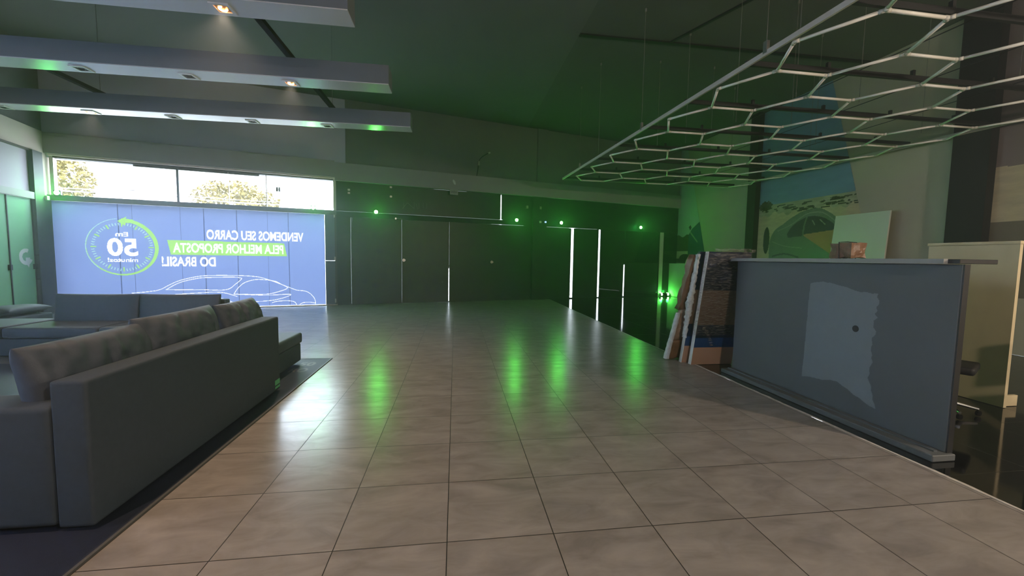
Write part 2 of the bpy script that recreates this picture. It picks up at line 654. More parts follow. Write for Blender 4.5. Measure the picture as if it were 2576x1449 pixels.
# seams in the high ceiling
bm = new_bm()
add_box(bm, 2.6, 9.7, 8.70, 8.80, ZC - 0.03, ZC)
o = struct('trim_3', bm, M_black)
bm = new_bm()
add_hull(bm, [(x + dx, y, z) for z in (ZC - 0.025, ZC) for x, y in ((4.62, 8.7), (5.5, 6.6)) for dx in (0, 0.07)])
o = struct('trim_4', bm, M_black)

# street front above the glazing
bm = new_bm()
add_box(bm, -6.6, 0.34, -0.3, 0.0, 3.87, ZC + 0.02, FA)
o = struct('wall_back', bm, mat('wall paint lightened for flare', (196, 200, 212), 0.85, var=0.04, vscale=1.2))  # lens flare put into the colour, lighter than the wall beside it
o['label'] = 'wall above the clerestory window, lightened for lens flare'
bm = new_bm()
add_box(bm, 0.34, 14.4, -0.3, 0.035, 3.87, ZC + 0.02, FA)
o = struct('wall_back', bm, mat('mid grey wall paint', (122, 122, 118), 0.85, var=0.04, vscale=1.2))
o['label'] = 'grey wall above the street-side glazing'
bm = new_bm()
add_box(bm, 0.02, 13.98, 0.035, 0.16, 3.86, 4.40, FA)
o = struct('trim_5', bm, M_fascia)
o['label'] = 'pale grey fascia over the blacked-out doors'
bm = new_bm()
add_box(bm, -6.5, 0.02, 0.0, 0.12, 3.955, ZL, FA)
o = struct('trim_6', bm, M_fascia)
o['label'] = 'grey fascia over the bright clerestory window'
bm = new_bm()
add_box(bm, 6.95, 7.37, 0.035, 0.10, 4.40, ZC, FA)
o = struct('trim_7', bm, M_wall)
o['label'] = 'shallow pilaster on the wall above the doors'

# left side
bm = new_bm()
add_box(bm, -0.3, 16.4, -0.3, -0.06, 4.40, ZC + 0.02, LW)
add_box(bm, 6.6, 7.0, -0.3, 0.0, 0, 3.92, LW)
add_box(bm, 14.6, 16.4, -0.3, 0.0, 0, 3.92, LW)
add_box(bm, 7.0, 14.6, -0.3, 0.0, 0, 0.4, LW)
o = struct('wall_left', bm, M_wall)
o['label'] = 'grey left wall above the glazing'
bm = new_bm()
add_box(bm, -0.3, 16.4, -0.3, 0.0, 3.92, 4.46, LW)
o = struct('trim_16', bm, M_fascia_l)
o['label'] = 'cream fascia band above the green-lit glass doors'
bm = new_bm()
add_box(bm, 0.28, 0.62, -0.3, 0.06, 0, 3.92, LW)
add_box(bm, -0.02, 0.28, -0.3, 0.03, 0, 2.9, LW)
add_box(bm, -0.3, -0.02, -0.3, 0.0, 0, 2.9, LW)
o = struct('trim_8', bm, M_column)
o['label'] = 'dark grey corner column'
bm = new_bm()
add_box(bm, -0.3, 0.28, -0.3, 0.0, 2.9, 3.92, LW)
o = struct('trim_9', bm, M_fascia_l)
# right side, rear
bm = new_bm()
add_box(bm, 9.8, 10.1, -4.1, 17.6, 0, ZC + 0.02)
o = struct('wall_right', bm, M_mwall)
o['label'] = 'grey right wall with murals'
bm = new_bm()
add_box(bm, -6.4, 10.1, -4.15, -3.85, 0, ZC + 0.02)
o = struct('wall_rear', bm, M_wall)
for i, (a, b) in enumerate(((12.13, 12.5), (6.28, 6.86))):
    bm = new_bm()
    add_box(bm, 9.62, 9.8, a, b, 0, ZC)
    o = struct('trim_%d' % (10 + i), bm, M_pillar)
    o['label'] = ('near black wall pillar beside the beach mural', 'near black wall pillar at the right')[i]

# ================================================================== THE BRIGHT CORNER: clerestory, banner, doors
wn1 = thing('window_1', 'long clerestory window over the blue banner', 'window', FA(-3.25, -0.05, 2.82))
wn1['kind'] = 'structure'
bm = new_bm()
add_box(bm, -6.45, 0.05, -0.12, 0.09, 3.91, 3.955, FA)
add_box(bm, -6.45, -6.38, -0.12, 0.02, 2.95, 3.91, FA)
add_box(bm, -0.03, 0.05, -0.12, 0.04, 2.95, 3.91, FA)
obj('frame', bm, M_alu_l, wn1)
bm = new_bm()
add_box(bm, -6.38, -0.03, -0.10, 0.03, 3.87, 3.91, FA)
add_box(bm, -4.85, -2.0, -0.10, -0.02, 3.82, 3.87, FA)
obj('frame_rail', bm, M_alu, wn1)
for u, t in ((-3.91, 0.055), (-1.82, 0.02), (-2.75, 0.012)):
    bm = new_bm()
    add_box(bm, u - t / 2, u + t / 2, -0.08, 0.0, 2.95, 3.87, FA)
    obj('mullion', bm, M_alu if t > 0.03 else M_alu_l, wn1)
bm = new_bm()
add_box(bm, -6.38, -0.03, -0.055, -0.047, 2.95, 3.87, FA)
obj('pane', bm, M_pane, wn1)
bm = new_bm()
add_box(bm, -6.5, 0.05, -0.14, 0.08, 2.82, 2.95, FA)
obj('sill', bm, M_sill, wn1)
bm = new_bm()
for s in (-1.55, -1.49):
    add_box(bm, s - 0.024, s + 0.024, -0.045, -0.02, 3.42, 3.55, FA)
add_box(bm, -1.55, -1.49, -0.045, -0.03, 3.475, 3.495, FA)
obj('clamp', bm, M_black, wn1)

dr = thing('door_1', 'glass shopfront behind the blue banner', 'door', FA(-3.2, -0.05, 0))
dr['kind'] = 'structure'
jn = [-6.45, -5.21, -4.92, -3.89, -3.36, -2.58, -1.82, -1.28, -0.29]
bm = new_bm()
for a, b in zip(jn[:-1], jn[1:]):
    add_box(bm, a + 0.004, b - 0.004, -0.05, -0.04, 0.02, 2.82, FA)
obj('pane', bm, M_pane, dr)
bm = new_bm()
add_box(bm, -6.5, 0.05, -0.07, 0.03, 0.0, 0.02, FA)
obj('floor_track', bm, M_alu_l, dr)
bm = new_bm()
add_box(bm, -0.285, -0.002, -0.03, -0.02, 0.0, 1.395, FA)
add_box(bm, -0.285, -0.002, -0.03, -0.02, 1.399, 2.825, FA)
obj('filmed_pane', bm, M_frost_d, dr)
bm = new_bm()
add_box(bm, -0.01, 0.05, -0.08, 0.02, 0.0, 2.83, FA)
obj('jamb', bm, M_alu, dr)
bm = new_bm()
for z in (0.08, 1.40, 2.74):
    add_box(bm, -0.03, 0.01, -0.02, 0.03, z, z + 0.12, FA)
obj('hinge', bm, M_steel, dr)

# banner print
TC = (-5.14, 1.695)


def banner_cls(A, Z):
    K = np.zeros(A.shape, int)
    for s in jn[1:-1]:
        K[np.abs(A - s) < 0.008] = 1
    # speed-dial ring
    du, dz = A - TC[0], Z - TC[1]
    r = np.hypot(du, dz)
    th = np.degrees(np.arctan2(du, dz)) % 360          # clockwise from the top as seen from inside
    # heavy on the right, thin on the left
    wd = np.interp(th, [0, 60, 110, 180, 250, 310, 352, 360], [0.085, 0.095, 0.075, 0.040, 0.026, 0.02, 0.012, 0.012])
    ring = (r < 0.75) & (r > 0.75 - wd) & ~((th > 353) & (th < 360))
    K[ring] = 3
    K[ring & ((th > 320))] = 4
    K[ring & (th > 222) & (th < 320) & (r > 0.735)] = 4
    tk = np.abs(((th + 3) % 6) - 3) * np.pi / 180 * r
    big = np.abs(((th + 15) % 30) - 15) * np.pi / 180 * r
    K[(tk < 0.011) & (r > 0.57) & (r < 0.635)] = 4
    K[(big < 0.018) & (r > 0.53) & (r < 0.645)] = 3
    arr = [(-5.235, 2.375), (-5.03, 2.50), (-5.05, 2.44), (-4.9, 2.42), (-4.9, 2.33), (-5.06, 2.33), (-5.07, 2.255)]
    K[in_poly(A, Z, arr)] = 3
    K[in_poly(A, Z, [(-1.40, 1.895), (-1.33, 1.51), (-4.13, 1.51), (-4.20, 1.915)])] = 3
    tm = text_mask
    bold = dict(offset=0.028, shear=0.0)
    K[tm(A, Z, 'VENDEMOS SEU CARRO', -0.88, -3.31, 1.955, 2.235, **bold)] = 2
    K[tm(A, Z, 'PELA MELHOR PROPOSTA', -1.42, -4.08, 1.575, 1.845, **bold)] = 2
    K[tm(A, Z, 'DO BRASIL!', -3.12, -4.34, 1.19, 1.465, **bold)] = 2
    K[tm(A, Z, 'Em', -5.02, -5.28, 1.975, 2.095, offset=0.02)] = 2
    K[tm(A, Z, '50', -4.83, -5.46, 1.455, 1.93, offset=0.03)] = 2
    K[tm(A, Z, 'minutos!', -4.84, -5.46, 1.30, 1.415, offset=0.02)] = 2
    car = [
        [(-5.0, 0.47), (-4.7, 0.50), (-4.42, 0.55), (-4.2, 0.68), (-3.99, 0.79), (-3.7, 0.88), (-3.36, 0.935), (-2.71, 0.94), (-2.3, 0.92), (-2.03, 0.88), (-1.68, 0.75), (-1.35, 0.60), (-1.09, 0.49), (-0.9, 0.465), (-0.77, 0.41), (-0.66, 0.30), (-0.60, 0.19), (-0.58, 0.05)],
        [(-4.27, 0.55), (-4.1, 0.67), (-3.9, 0.77), (-3.6, 0.85), (-3.36, 0.88), (-2.71, 0.89), (-2.55, 0.87), (-2.51, 0.84), (-2.65, 0.70), (-2.9, 0.53), (-3.5, 0.54), (-4.27, 0.55)],
        [(-2.71, 0.40), (-2.6, 0.58), (-2.45, 0.72), (-2.25, 0.80), (-2.03, 0.82), (-1.68, 0.77), (-1.50, 0.67), (-1.34, 0.56), (-1.55, 0.46), (-1.83, 0.39), (-2.2, 0.38), (-2.71, 0.40)],
        [(-4.9, 0.36), (-3.69, 0.44), (-3.05, 0.46), (-2.63, 0.33)],
        [(-2.60, 0.39), (-1.9, 0.35), (-1.25, 0.36), (-1.7, 0.20), (-2.4, 0.16)],
        [(-1.75, 0.12), (-1.62, 0.16), (-1.33, 0.17), (-1.16, 0.13), (-1.11, 0.05)],
        [(-1.02, 0.05), (-0.92, 0.10), (-0.75, 0.11), (-0.6, 0.08)],
        [(-3.6, 0.06), (-3.45, 0.20), (-3.2, 0.27), (-2.95, 0.24), (-2.70, 0.10)],
        [(-4.5, 0.30), (-3.6, 0.33), (-3.0, 0.28), (-2.68, 0.12)],
    ]
    for k, c in enumerate(car):
        K[near_path(A, Z, smooth_path(c, 6), 0.016)] = 2
    return K


bn = thing('banner', 'long translucent blue banner with mirrored white lettering and a lime dial covering the shopfront glass', 'banner', FA(-3.38, 0.0, 0.02))
bm = raster(lambda a, b: FA(a, -0.012, b), -6.49, -0.290, 0.03, 2.815, 0.0105, banner_cls)
lab(obj('printed_sheet', bm, [B_blue, B_seam, B_white, B_lime, B_pale], bn, recalc=False), 'backlit blue print with dial, lettering and car outline')

# ---- left glass doors
for i, (a, b) in enumerate(((0.64, 1.40), (1.43, 2.75), (2.78, 4.10), (4.13, 5.45), (5.48, 6.58))):
    d = thing('door_%d' % (i + 2), 'frosted green-lit glass door, %s' % ('the one beside the corner column' if i == 0 else 'farther along the left side'), 'door', LW((a + b) / 2, 0, 0))
    d['kind'] = 'structure'
    bm = new_bm()
    add_box(bm, a, b, -0.03, -0.018, 0.01, 2.77, LW)
    obj('pane', bm, M_frost, d)
    bm = new_bm()
    add_box(bm, a - 0.012, a + 0.012, -0.04, 0.0, 0.01, 2.77, LW)
    obj('edge_profile', bm, M_column, d)
    if i < 2:
        bm = new_bm()
        add_box(bm, a + 0.01, a + 0.07, -0.02, 0.03, 1.13, 1.25, LW)
        obj('lock', bm, M_black, d)
    if i == 0:
        for z in (0.89, 1.46):
            bm = new_bm()
            add_tube(bm, [LW(0.64, 0.0, z), LW(0.64, 0.05, z), LW(0.76, 0.05, z)], 0.011, 8)
            obj('handle_bracket', bm, M_black, d)

        def logo_cls(A, Z):
            du, dz = A - 0.93, Z - 1.42
            r = np.hypot(du * 0.85, dz)
            K = np.full(A.shape, -1)
            th = np.degrees(np.arctan2(du, dz)) % 360
            K[(r < 0.19) & (r > 0.10) & ~((th > 250) & (th < 330))] = 0
            K[in_poly(A, Z, [(0.80, 1.40), (0.95, 1.40), (0.93, 1.26), (0.86, 1.17), (0.83, 1.24)])] = 0
            return K
        bm = raster(lambda a_, b_: LW(a_, -0.013, b_), 0.68, 1.22, 1.1, 1.68, 0.012, logo_cls)
        lab(obj('emblem', bm, M_white, d, recalc=False), 'white vinyl swoosh emblem')
bm = new_bm()
add_box(bm, 0.62, 6.6, -0.06, 0.05, 2.775, 2.93, LW)
o = struct('trim_12', bm, M_fascia)
o['label'] = 'header rail over the left glass doors'
wn2 = thing('window_2', 'frosted panes above the left glass doors', 'window', LW(3.5, 0, 2.93))
wn2['kind'] = 'structure'
bm = new_bm()
add_box(bm, 0.62, 6.6, -0.04, -0.03, 2.93, 3.90, LW)
obj('pane', bm, M_frost_up, wn2)
bm = new_bm()
add_box(bm, 0.62, 6.6, -0.06, 0.02, 3.885, 3.93, LW)
obj('frame', bm, M_alu, wn2)

wn5 = thing('window_5', 'unseen frosted side window added for fill beside the rear of the lounge', 'window', LW(10.8, 0, 0.4))  # out of view, added to bring bluish fill from the left
wn5['kind'] = 'structure'
bm = new_bm()
add_box(bm, 7.0, 14.6, -0.04, -0.03, 0.4, 3.92, LW)
obj('pane', bm, M_frost_fill, wn5)
bm = new_bm()
for a in (7.0, 8.9, 10.8, 12.7, 14.56):
    add_box(bm, a, a + 0.05, -0.06, 0.02, 0.4, 3.92, LW)
obj('frame', bm, M_alu, wn5)

# ================================================================== BLACKED-OUT FRONT
def dark_door(n, u0, u1, label, z1=2.772, extra=None):
    d = thing('door_%d' % n, label, 'door', FA((u0 + u1) / 2, 0, 0))
    d['kind'] = 'structure'
    bm = new_bm()
    add_box(bm, u0, u1, -0.02, 0.0, 0.004, z1, FA)
    if n == 9:
        bm.free()
        bm = new_bm()
        add_box(bm, u0, u1 - 0.02, -0.02, 0.0, 0.004, 1.17, FA)
        add_box(bm, u0, u1, -0.02, 0.0, 1.17, z1, FA)
    obj('leaf', bm, M_mirrorglass if u0 > 9.9 else M_blackglass, d)
    return d


g = [(0.05, 0.458), (0.466, 2.028), (2.036, 3.634), (3.644, 5.249), (5.249, 6.80), (7.38, 8.525), (8.645, 9.815), (9.905, 11.105)]
names = ['narrow fixed black panel beside the banner', 'black-filmed glass leaf with a silver clip at its right edge', 'black-filmed door leaf left of the central slit of light',
         'black-filmed door leaf right of the central slit of light', 'black-filmed leaf ending at the dark post', 'black leaf left of the widest streak of light',
         'black leaf between the two tall streaks of light', 'black leaf left of the short streak of light']
DD = [dark_door(7 + i, a, b, names[i]) for i, (a, b) in enumerate(g)]
d = dark_door(15, 11.175, 12.96, 'black glass leaf mirroring the room near the right end')
bm = new_bm()
add_box(bm, 11.105, 11.175, -0.02, 0.0, 1.36, 2.772, FA)
obj('stile', bm, M_black, d)
bm = new_bm()
add_box(bm, 12.96, 12.99, -0.02, 0.02, 0, 2.78, FA)
obj('jamb', bm, M_black, d)
d = dark_door(16, 13.20, 14.03, 'black panel in the far right corner')
bm = new_bm()
add_box(bm, 12.99, 13.19, -0.05, 0.03, 0, 2.78, FA)
o = struct('trim_13', bm, M_board)
o['label'] = 'pale upright strip lit green from below'
bm = new_bm()
add_box(bm, 6.80, 7.38, -0.1, 0.10, 0, 3.87, FA)
o = struct('trim_14', bm, M_black)
o['label'] = 'dark post between the black doors'
bm = new_bm()
add_box(bm, 0.05, 5.18, -0.03, 0.01, 2.772, 2.945, FA)
add_box(bm, 5.18, 6.47, -0.03, 0.01, 2.782, 2.945, FA)
add_box(bm, 6.47, 6.8, -0.03, 0.01, 2.772, 2.945, FA)
add_box(bm, 7.38, 9.74, -0.03, 0.01, 2.782, 2.945, FA)
add_box(bm, 9.74, 14.03, -0.03, 0.01, 2.772, 2.945, FA)
add_box(bm, 5.62, 14.03, -0.03, 0.01, 2.945, 2.97, FA)
for a_, b_ in ((0.05, 2.06), (2.35, 3.22), (3.60, 14.03)):
    add_box(bm, a_, b_, -0.06, -0.022, -0.02, 0.03, FA)
add_box(bm, 2.06, 2.35, -0.06, -0.022, -0.02, -0.0, FA)
o = struct('trim_15', bm, M_black)
o['label'] = 'black header over the black doors'
for i, (a, b, z0, z1) in enumerate(((0.05, 5.53, 2.952, 3.845), (5.570, 14.03, 2.965, 3.88))):
    w_ = thing('window_%d' % (3 + i), ('black-filmed transom pane with faint scratched lettering', 'black transom panel over the right-hand doors')[i], 'window', FA((a + b) / 2, 0, z0))
    w_['kind'] = 'structure'
    bm = new_bm()
    add_box(bm, a, b, -0.02, 0.0, z0, z1, FA)
    if i == 0:
        add_box(bm, 0.05, 3.1, -0.02, 0.0, 3.845, 3.88, FA)
        add_box(bm, 4.26, 5.595, -0.02, 0.0, 3.845, 3.88, FA)
    obj('pane', bm, M_blackglass, w_)
    if i == 0:
        # faint scratched strokes, as on the film
        bm = new_bm()
        for p, q in (((2.06, 3.14), (2.22, 3.34)), ((2.22, 3.34), (2.44, 3.16)), ((2.10, 3.14), (2.10, 3.33)), ((2.44, 3.16), (2.44, 3.36)), ((2.60, 3.18), (2.60, 3.36)), ((2.74, 3.2), (2.74, 3.36)), ((2.50, 3.33), (2.56, 3.16)), ((2.86, 3.2), (2.86, 3.36))):
            add_tube(bm, [FA(p[0], 0.001, p[1]), FA(q[0], 0.001, q[1])], 0.006, 5)
        lab(obj('scratched_lettering', bm, mat('scratched film', (92, 100, 98), 0.5), w_), 'faint scratched letter strokes')
        for u, z in ((0.42, 3.62), (0.42, 3.52), (1.69, 3.80), (1.69, 3.50)):
            bm = new_bm()
            add_box(bm, u - 0.035, u + 0.035, 0, 0.03, z - 0.03, z + 0.03, FA)
            obj('clamp', bm, M_chrome, w_)
    else:
        for u, z in ((6.55, 3.46), (7.1, 3.46)):
            bm = new_bm()
            add_box(bm, u - 0.04, u + 0.04, 0, 0.12, z - 0.05, z + 0.05, FA)
            obj('clamp', bm, M_steel, w_)
# backing film added to dim the daylight in every gap
def leak_cls(A, Z):
    K = np.zeros(A.shape, int)
    for a, b, z1 in ((8.45, 8.72, 2.79), (9.79, 9.93, 2.79), (11.1, 11.19, 1.4), (3.60, 3.66, 1.17), (5.5, 5.6, 3.85)):
        K[(A > a) & (A < b) & (Z < z1)] = 1
    return K
bm = raster(lambda a, b: FA(a, -0.045, b), 0.05, 14.03, 0.0, 3.88, 0.01, leak_cls)
o = obj('window_6', bm, [film('dim film behind the gaps', (240, 236, 228), 0.0476, 0.1), film('brighter film behind the wide gaps', (255, 250, 246), 0.2856, 0.1)], recalc=False)
o['kind'] = 'structure'
o['label'] = 'backing film added to dim daylight leaking between the black doors'
# door furniture
bm = new_bm()
add_tube(bm, [FA(1.84, 0.02, 2.80), FA(2.03, 0.02, 2.80)], 0.012, 8)
add_disc(bm, FA(1.84, 0.0, 2.80), EI, 0.03, 0.03, 12)
obj('top_pivot', bm, M_chrome, DD[1])
for u, z, dd in ((2.09, 1.44, DD[2]), (5.20, 1.41, DD[3])):
    bm = new_bm()
    add_disc(bm, FA(u, 0.0, z), EI, 0.05, 0.035, 16)
    add_disc(bm, FA(u + 0.03, 0.035, z), EI, 0.025, 0.03, 12)
    obj('knob', bm, M_chrome, dd)
bm = new_bm()
add_tube(bm, [FA(3.74, 0.01, 1.26), FA(3.58, 0.05, 1.26), FA(3.58, 0.05, 1.08), FA(3.74, 0.01, 1.08)], 0.014, 8)
obj('handle', bm, M_chrome, DD[3])
# exit sign and siren on the fascia
ex = thing('exit_sign', 'small white rectangular exit plate at the lower edge of the fascia', 'sign', FA(3.75, 0.16, 3.69))
bm = new_bm()
add_box(bm, 3.61, 3.89, 0.165, 0.185, 3.69, 3.87, FA)
obj('plate', bm, mat('sign plate', (150, 158, 148), 0.5), ex)
bm = raster(lambda a, b: FA(a, 0.187, b), 3.63, 3.87, 3.72, 3.84, 0.006, lambda A, Z: np.where(text_mask(A, Z, 'SAIDA', 3.64, 3.86, 3.745, 3.82, offset=0.02), 0, -1))
lab(obj('lettering', bm, M_wall_d, ex, recalc=False), 'SAIDA in grey capitals')
bm = new_bm()
bmesh.ops.create_uvsphere(bm, u_segments=16, v_segments=10, radius=1)
for v in bm.verts:
    c = v.co.copy()
    v.co = FA(3.76 + c.x * 0.05, 0.17 + c.y * 0.04, 4.12 + c.z * 0.085) + EU * (-0.03 * c.z)
tag(obj('siren', bm, mat('pale siren plastic', (196, 200, 196), 0.5), None, True), 'small pale oval siren on the fascia above the exit plate', 'siren')
# loose cable with a white plug above the fascia
cb = thing('loose_cable', 'dark loose cable with a white plug standing out of the wall above the fascia', 'cable', FA(4.62, 0.035, 4.42))
bm = new_bm()
add_tube(bm, [FA(a, w_, z) for a, w_, z in smooth_path([(4.60, 0.036, 4.41), (4.63, 0.06, 4.62), (4.66, 0.08, 4.86), (4.70, 0.10, 5.0), (4.82, 0.14, 5.12), (4.98, 0.16, 5.22)], 6)], 0.014, 6)
obj('wire', bm, M_black, cb)
bm = new_bm()
add_tube(bm, [FA(4.98, 0.16, 5.22), FA(5.05, 0.17, 5.245)], 0.028, 10)
obj('plug', bm, M_white, cb)
bm = new_bm()
add_box(bm, 4.62, 4.69, 0.05, 0.11, 4.78, 4.93, FA)
obj('junction', bm, M_steel, cb)

# ================================================================== GREEN WASH LAMPS
def green_lamp(u, z, label, w0=0.03, k=1.0, up=False):
    t = thing('green_lamp', label, 'lamp', FA(u, w0, z), 'green wash lamps')
    bm = new_bm()
    add_box(bm, u - 0.07, u + 0.07, w0, w0 + 0.075, z - 0.06, z + 0.06, FA)
    bevel(bm, 0.01)
    obj('housing', bm, M_black_g, t)
    bm = new_bm()
    if up:
        add_disc(bm, FA(u, w0 + 0.037, z + 0.06), (0, 0, 1), 0.05, 0.008)
        add_disc(bm, FA(u, w0 + 0.075, z), EI, 0.045, 0.006)
    else:
        add_disc(bm, FA(u, w0 + 0.075, z), EI, 0.052, 0.008)
    obj('lens', bm, M_lensG2 if up else M_lensG, t)
    bm = new_bm()
    add_tube(bm, [FA(u - 0.085, w0 + 0.03, z), FA(u - 0.085, w0 - 0.01, z - 0.08), FA(u + 0.085, w0 - 0.01, z - 0.08), FA(u + 0.085, w0 + 0.03, z)], 0.006, 6)
    obj('bracket', bm, M_black, t)
    p = FA(u, w0 + (0.04 if up else 0.16), z + (0.12 if up else 0))
    light('lamp_light', 'POINT', p, GREEN_W * k, GREEN, t, shadow_soft_size=0.05)
    return t


green_lamp(1.22, 2.97, 'green lamp over the black doors nearest the banner', k=1.2)
green_lamp(6.13, 2.96, 'green lamp just left of the dark post')
green_lamp(8.01, 2.95, 'green lamp just right of the dark post')
green_lamp(11.85, 2.94, 'green lamp nearest the right-hand corner', k=1.6)
green_lamp(-0.59, 2.99, 'green lamp on the window sill above the banner at its right end', 0.085, 0.5)
green_lamp(-6.28, 3.0, 'green lamp on the window sill by the corner column', 0.085, 1.3)
green_lamp(13.44, 0.075, 'green lamp standing on the black floor by the corner', 0.10, 0.35, True)
green_lamp(13.10, 0.075, 'green lamp standing on the floor below the pale strip', 0.08, 0.35, True)
# little white detector on the column and two tiny transom devices
bm = new_bm()
add_box(bm, 0.20, 0.30, 0.03, 0.11, 2.80, 2.90, LW)
bevel(bm, 0.012)
tag(obj('motion_detector', bm, M_white), 'small white motion detector on the corner column', 'detector')
bm = new_bm()
add_box(bm, 7.06, 7.13, 0.10, 0.15, 2.90, 2.97, FA)
tag(obj('door_sensor', bm, M_white), 'tiny white sensor on the dark post, left of the blue-lit one', 'sensor')
bm = new_bm()
add_box(bm, 7.29, 7.34, 0.10, 0.15, 2.92, 2.97, FA)
tag(obj('door_sensor', bm, mat('blue indicator', (120, 160, 230), 0.4, emit=(0.3, 0.5, 1.0), estr=1.5)), 'tiny blue-lit sensor on the dark post', 'sensor')

# ================================================================== CEILING BEAMS WITH SPOTLIGHTS
ZB = 4.164
beams = [(4.89, 5.05, -7.9, -1.15, 'nearest of the long hanging beams, cut by the top of the picture'), (6.58, 6.93, -8.3, -1.02, 'middle hanging beam with three square spotlights in view'),
         (8.60, 8.95, -8.85, -0.91, 'farthest hanging beam, the one closest to the clerestory window'), (2.93, 3.28, -7.4, -1.15, 'hanging beam overhead'), (1.05, 1.40, -7.0, -1.15, 'rearmost hanging beam overhead')]  # overhead beams lie out of view, put in to carry lamps
BARS = (-2.43, -6.50)
for i, (y0, y1, x0, x1, lb) in enumerate(beams):
    if i == 0:
        y0, y1 = 4.72, 5.05
    t = thing('ceiling_beam', lb, 'beam', ((x0 + x1) / 2, (y0 + y1) / 2, ZB), 'hanging ceiling beams')
    bm = new_bm()
    add_box(bm, x0, x1, y0, y1, ZB + 0.012, ZL)
    obj('casing', bm, M_beam, t)
    bm = new_bm()
    add_box(bm, x0 + 0.002, x1 - 0.002, y0 + 0.002, y1 - 0.002, ZB, ZB + 0.012)
    lab(obj('underside', bm, M_beam_b, t), 'white underside board')


def spot(x, y, lit, label, power=1.0):
    t = thing('recessed_spotlight', label, 'spotlight', (x, y, ZB - 0.012), 'square spotlights in the beams')
    bm = new_bm()
    s, q = 0.098, 0.066
    add_box(bm, x - s, x + s, y - s, y - q, ZB - 0.012, ZB)
    add_box(bm, x - s, x + s, y + q, y + s, ZB - 0.012, ZB)
    add_box(bm, x - s, x - q, y - q, y + q, ZB - 0.012, ZB)
    add_box(bm, x + q, x + s, y - q, y + q, ZB - 0.012, ZB)
    obj('trim_ring', bm, M_white if not lit else M_beam_b, t)
    bm = new_bm()
    add_box(bm, x - q, x + q, y - q, y + q, ZB - 0.004, ZB - 0.001)
    obj('reflector', bm, M_refl if lit else M_socket, t)
    bm = new_bm()
    n = 22
    pts = [(x + 0.036 * math.cos(2 * math.pi * k / n), y + 0.036 * math.sin(2 * math.pi * k / n), ZB - 0.009) for k in range(int(n * 0.85))]
    add_tube(bm, pts, 0.010 if lit else 0.006, 6)
    obj('bulb', bm, M_bulbW if lit else M_socket, t)
    if lit:
        light('spot_light', 'SPOT', (x, y, ZB - 0.03), WARM_W * power, WARM, t, shadow_soft_size=0.04, spot_size=math.radians(105), spot_blend=0.8)
    return t


spot(-2.46, 4.90, True, 'lit square spotlight in the nearest beam', 1.3)
for x, y, lit, lb in ((-5.29, 6.79, False, 'unlit square spotlight, leftmost on the middle beam'), (-3.90, 6.79, False, 'unlit square spotlight between two others on the middle beam'), (-2.49, 6.78, True, 'lit square spotlight on the middle beam'),
                      (-8.17, 8.82, False, 'unlit square spotlight at the left end of the farthest beam'), (-6.76, 8.82, True, 'lit square spotlight on the farthest beam'),
                      (-5.37, 8.82, False, 'unlit square spotlight next right of the lit one on the farthest beam'), (-3.96, 8.82, False, 'unlit square spotlight second from the right on the farthest beam'),
                      (-2.57, 8.83, False, 'unlit square spotlight rightmost on the farthest beam')):
    spot(x, y, lit, lb, 0.8)
for x, y, lit in ((-2.49, 3.1, False), (-3.9, 3.1, False), (-2.49, 1.22, True), (-5.3, 1.22, True)):  # guessed lamps out of view, lit ones warm the near floor
    spot(x, y, lit, ('lit' if lit else 'unlit') + ' square spotlight on ' + ('the unseen beam overhead' if y > 2 else 'the unseen rearmost beam') + (', farthest left' if x < -5 else ', left of another' if x < -3 else ', at its right end'), 1.5)
# bars that carry the beams, hung from the ceiling
for x, lb in ((-2.43, 'dark grey carrier bar lying across the beams nearer their right ends'), (-6.50, 'dark grey carrier bar lying across the beams farther left')):
    t = thing('carrier_bar', lb, 'bar', (x, 4.9, ZL), 'carrier bars of the hanging beams')
    bm = new_bm()
    add_box(bm, x - 0.04, x + 0.04, 0.9, 8.94, ZL, ZL + 0.06)
    obj('bar', bm, M_bar, t)
    for y in (1.2, 4.9, 8.7):
        bm = new_bm()
        add_tube(bm, [(x, y, ZL + 0.06), (x, y, ZC)], 0.004, 5)
        obj('rod', bm, M_wall, t)
# two unseen lamps added behind the camera as warm fill
for x, y, lb in ((2.6, -1.6, 'unseen round fill lamp added behind the grey floor area'), (6.9, -1.2, 'unseen round fill lamp added over the black floor')):
    t = thing('fill_lamp', lb, 'lamp', (x, y, 3.6), 'unseen fill lamps')
    bm = new_bm()
    add_disc(bm, (x, y, 3.6), (0, 0, 1), 0.24, 0.02, 28)
    obj('diffuser', bm, M_fill_lamp, t)
    bm = new_bm()
    add_disc(bm, (x, y, 3.62), (0, 0, 1), 0.26, 0.06, 28)
    obj('housing', bm, M_black, t)
    bm = new_bm()
    add_tube(bm, [(x, y, 3.68), (x, y, ZC)], 0.006, 6)
    obj('cord', bm, M_black, t)
    light('lamp_light', 'POINT', (x, y, 3.48), FILL_W * (3.0 if x > 5 else 1.3), (1.0, 0.84, 0.68), t, shadow_soft_size=0.15)

# ================================================================== HEXAGON LIGHT GRID
def hexz(y): return EYE + 2.43 + 0.0085 * y


hx = thing('hexagon_light_grid', 'large suspended grid of white hexagon tubes hung on wires from the dark ceiling', 'light fixture', (6.4, 7.4, hexz(3)))
XA, YA, SX, SY = 3.752, 4.258, 0.741, 1.327
rot = 0.0135
nodes = {}
edges = set()


def hpt(cx, cy, k):
    ang = [(-1, 0), (-0.5, -0.5), (0.5, -0.5), (1, 0), (0.5, 0.5), (-0.5, 0.5)][k]
    return (round(cx + ang[0] * SX, 4), round(cy + ang[1] * SY, 4))


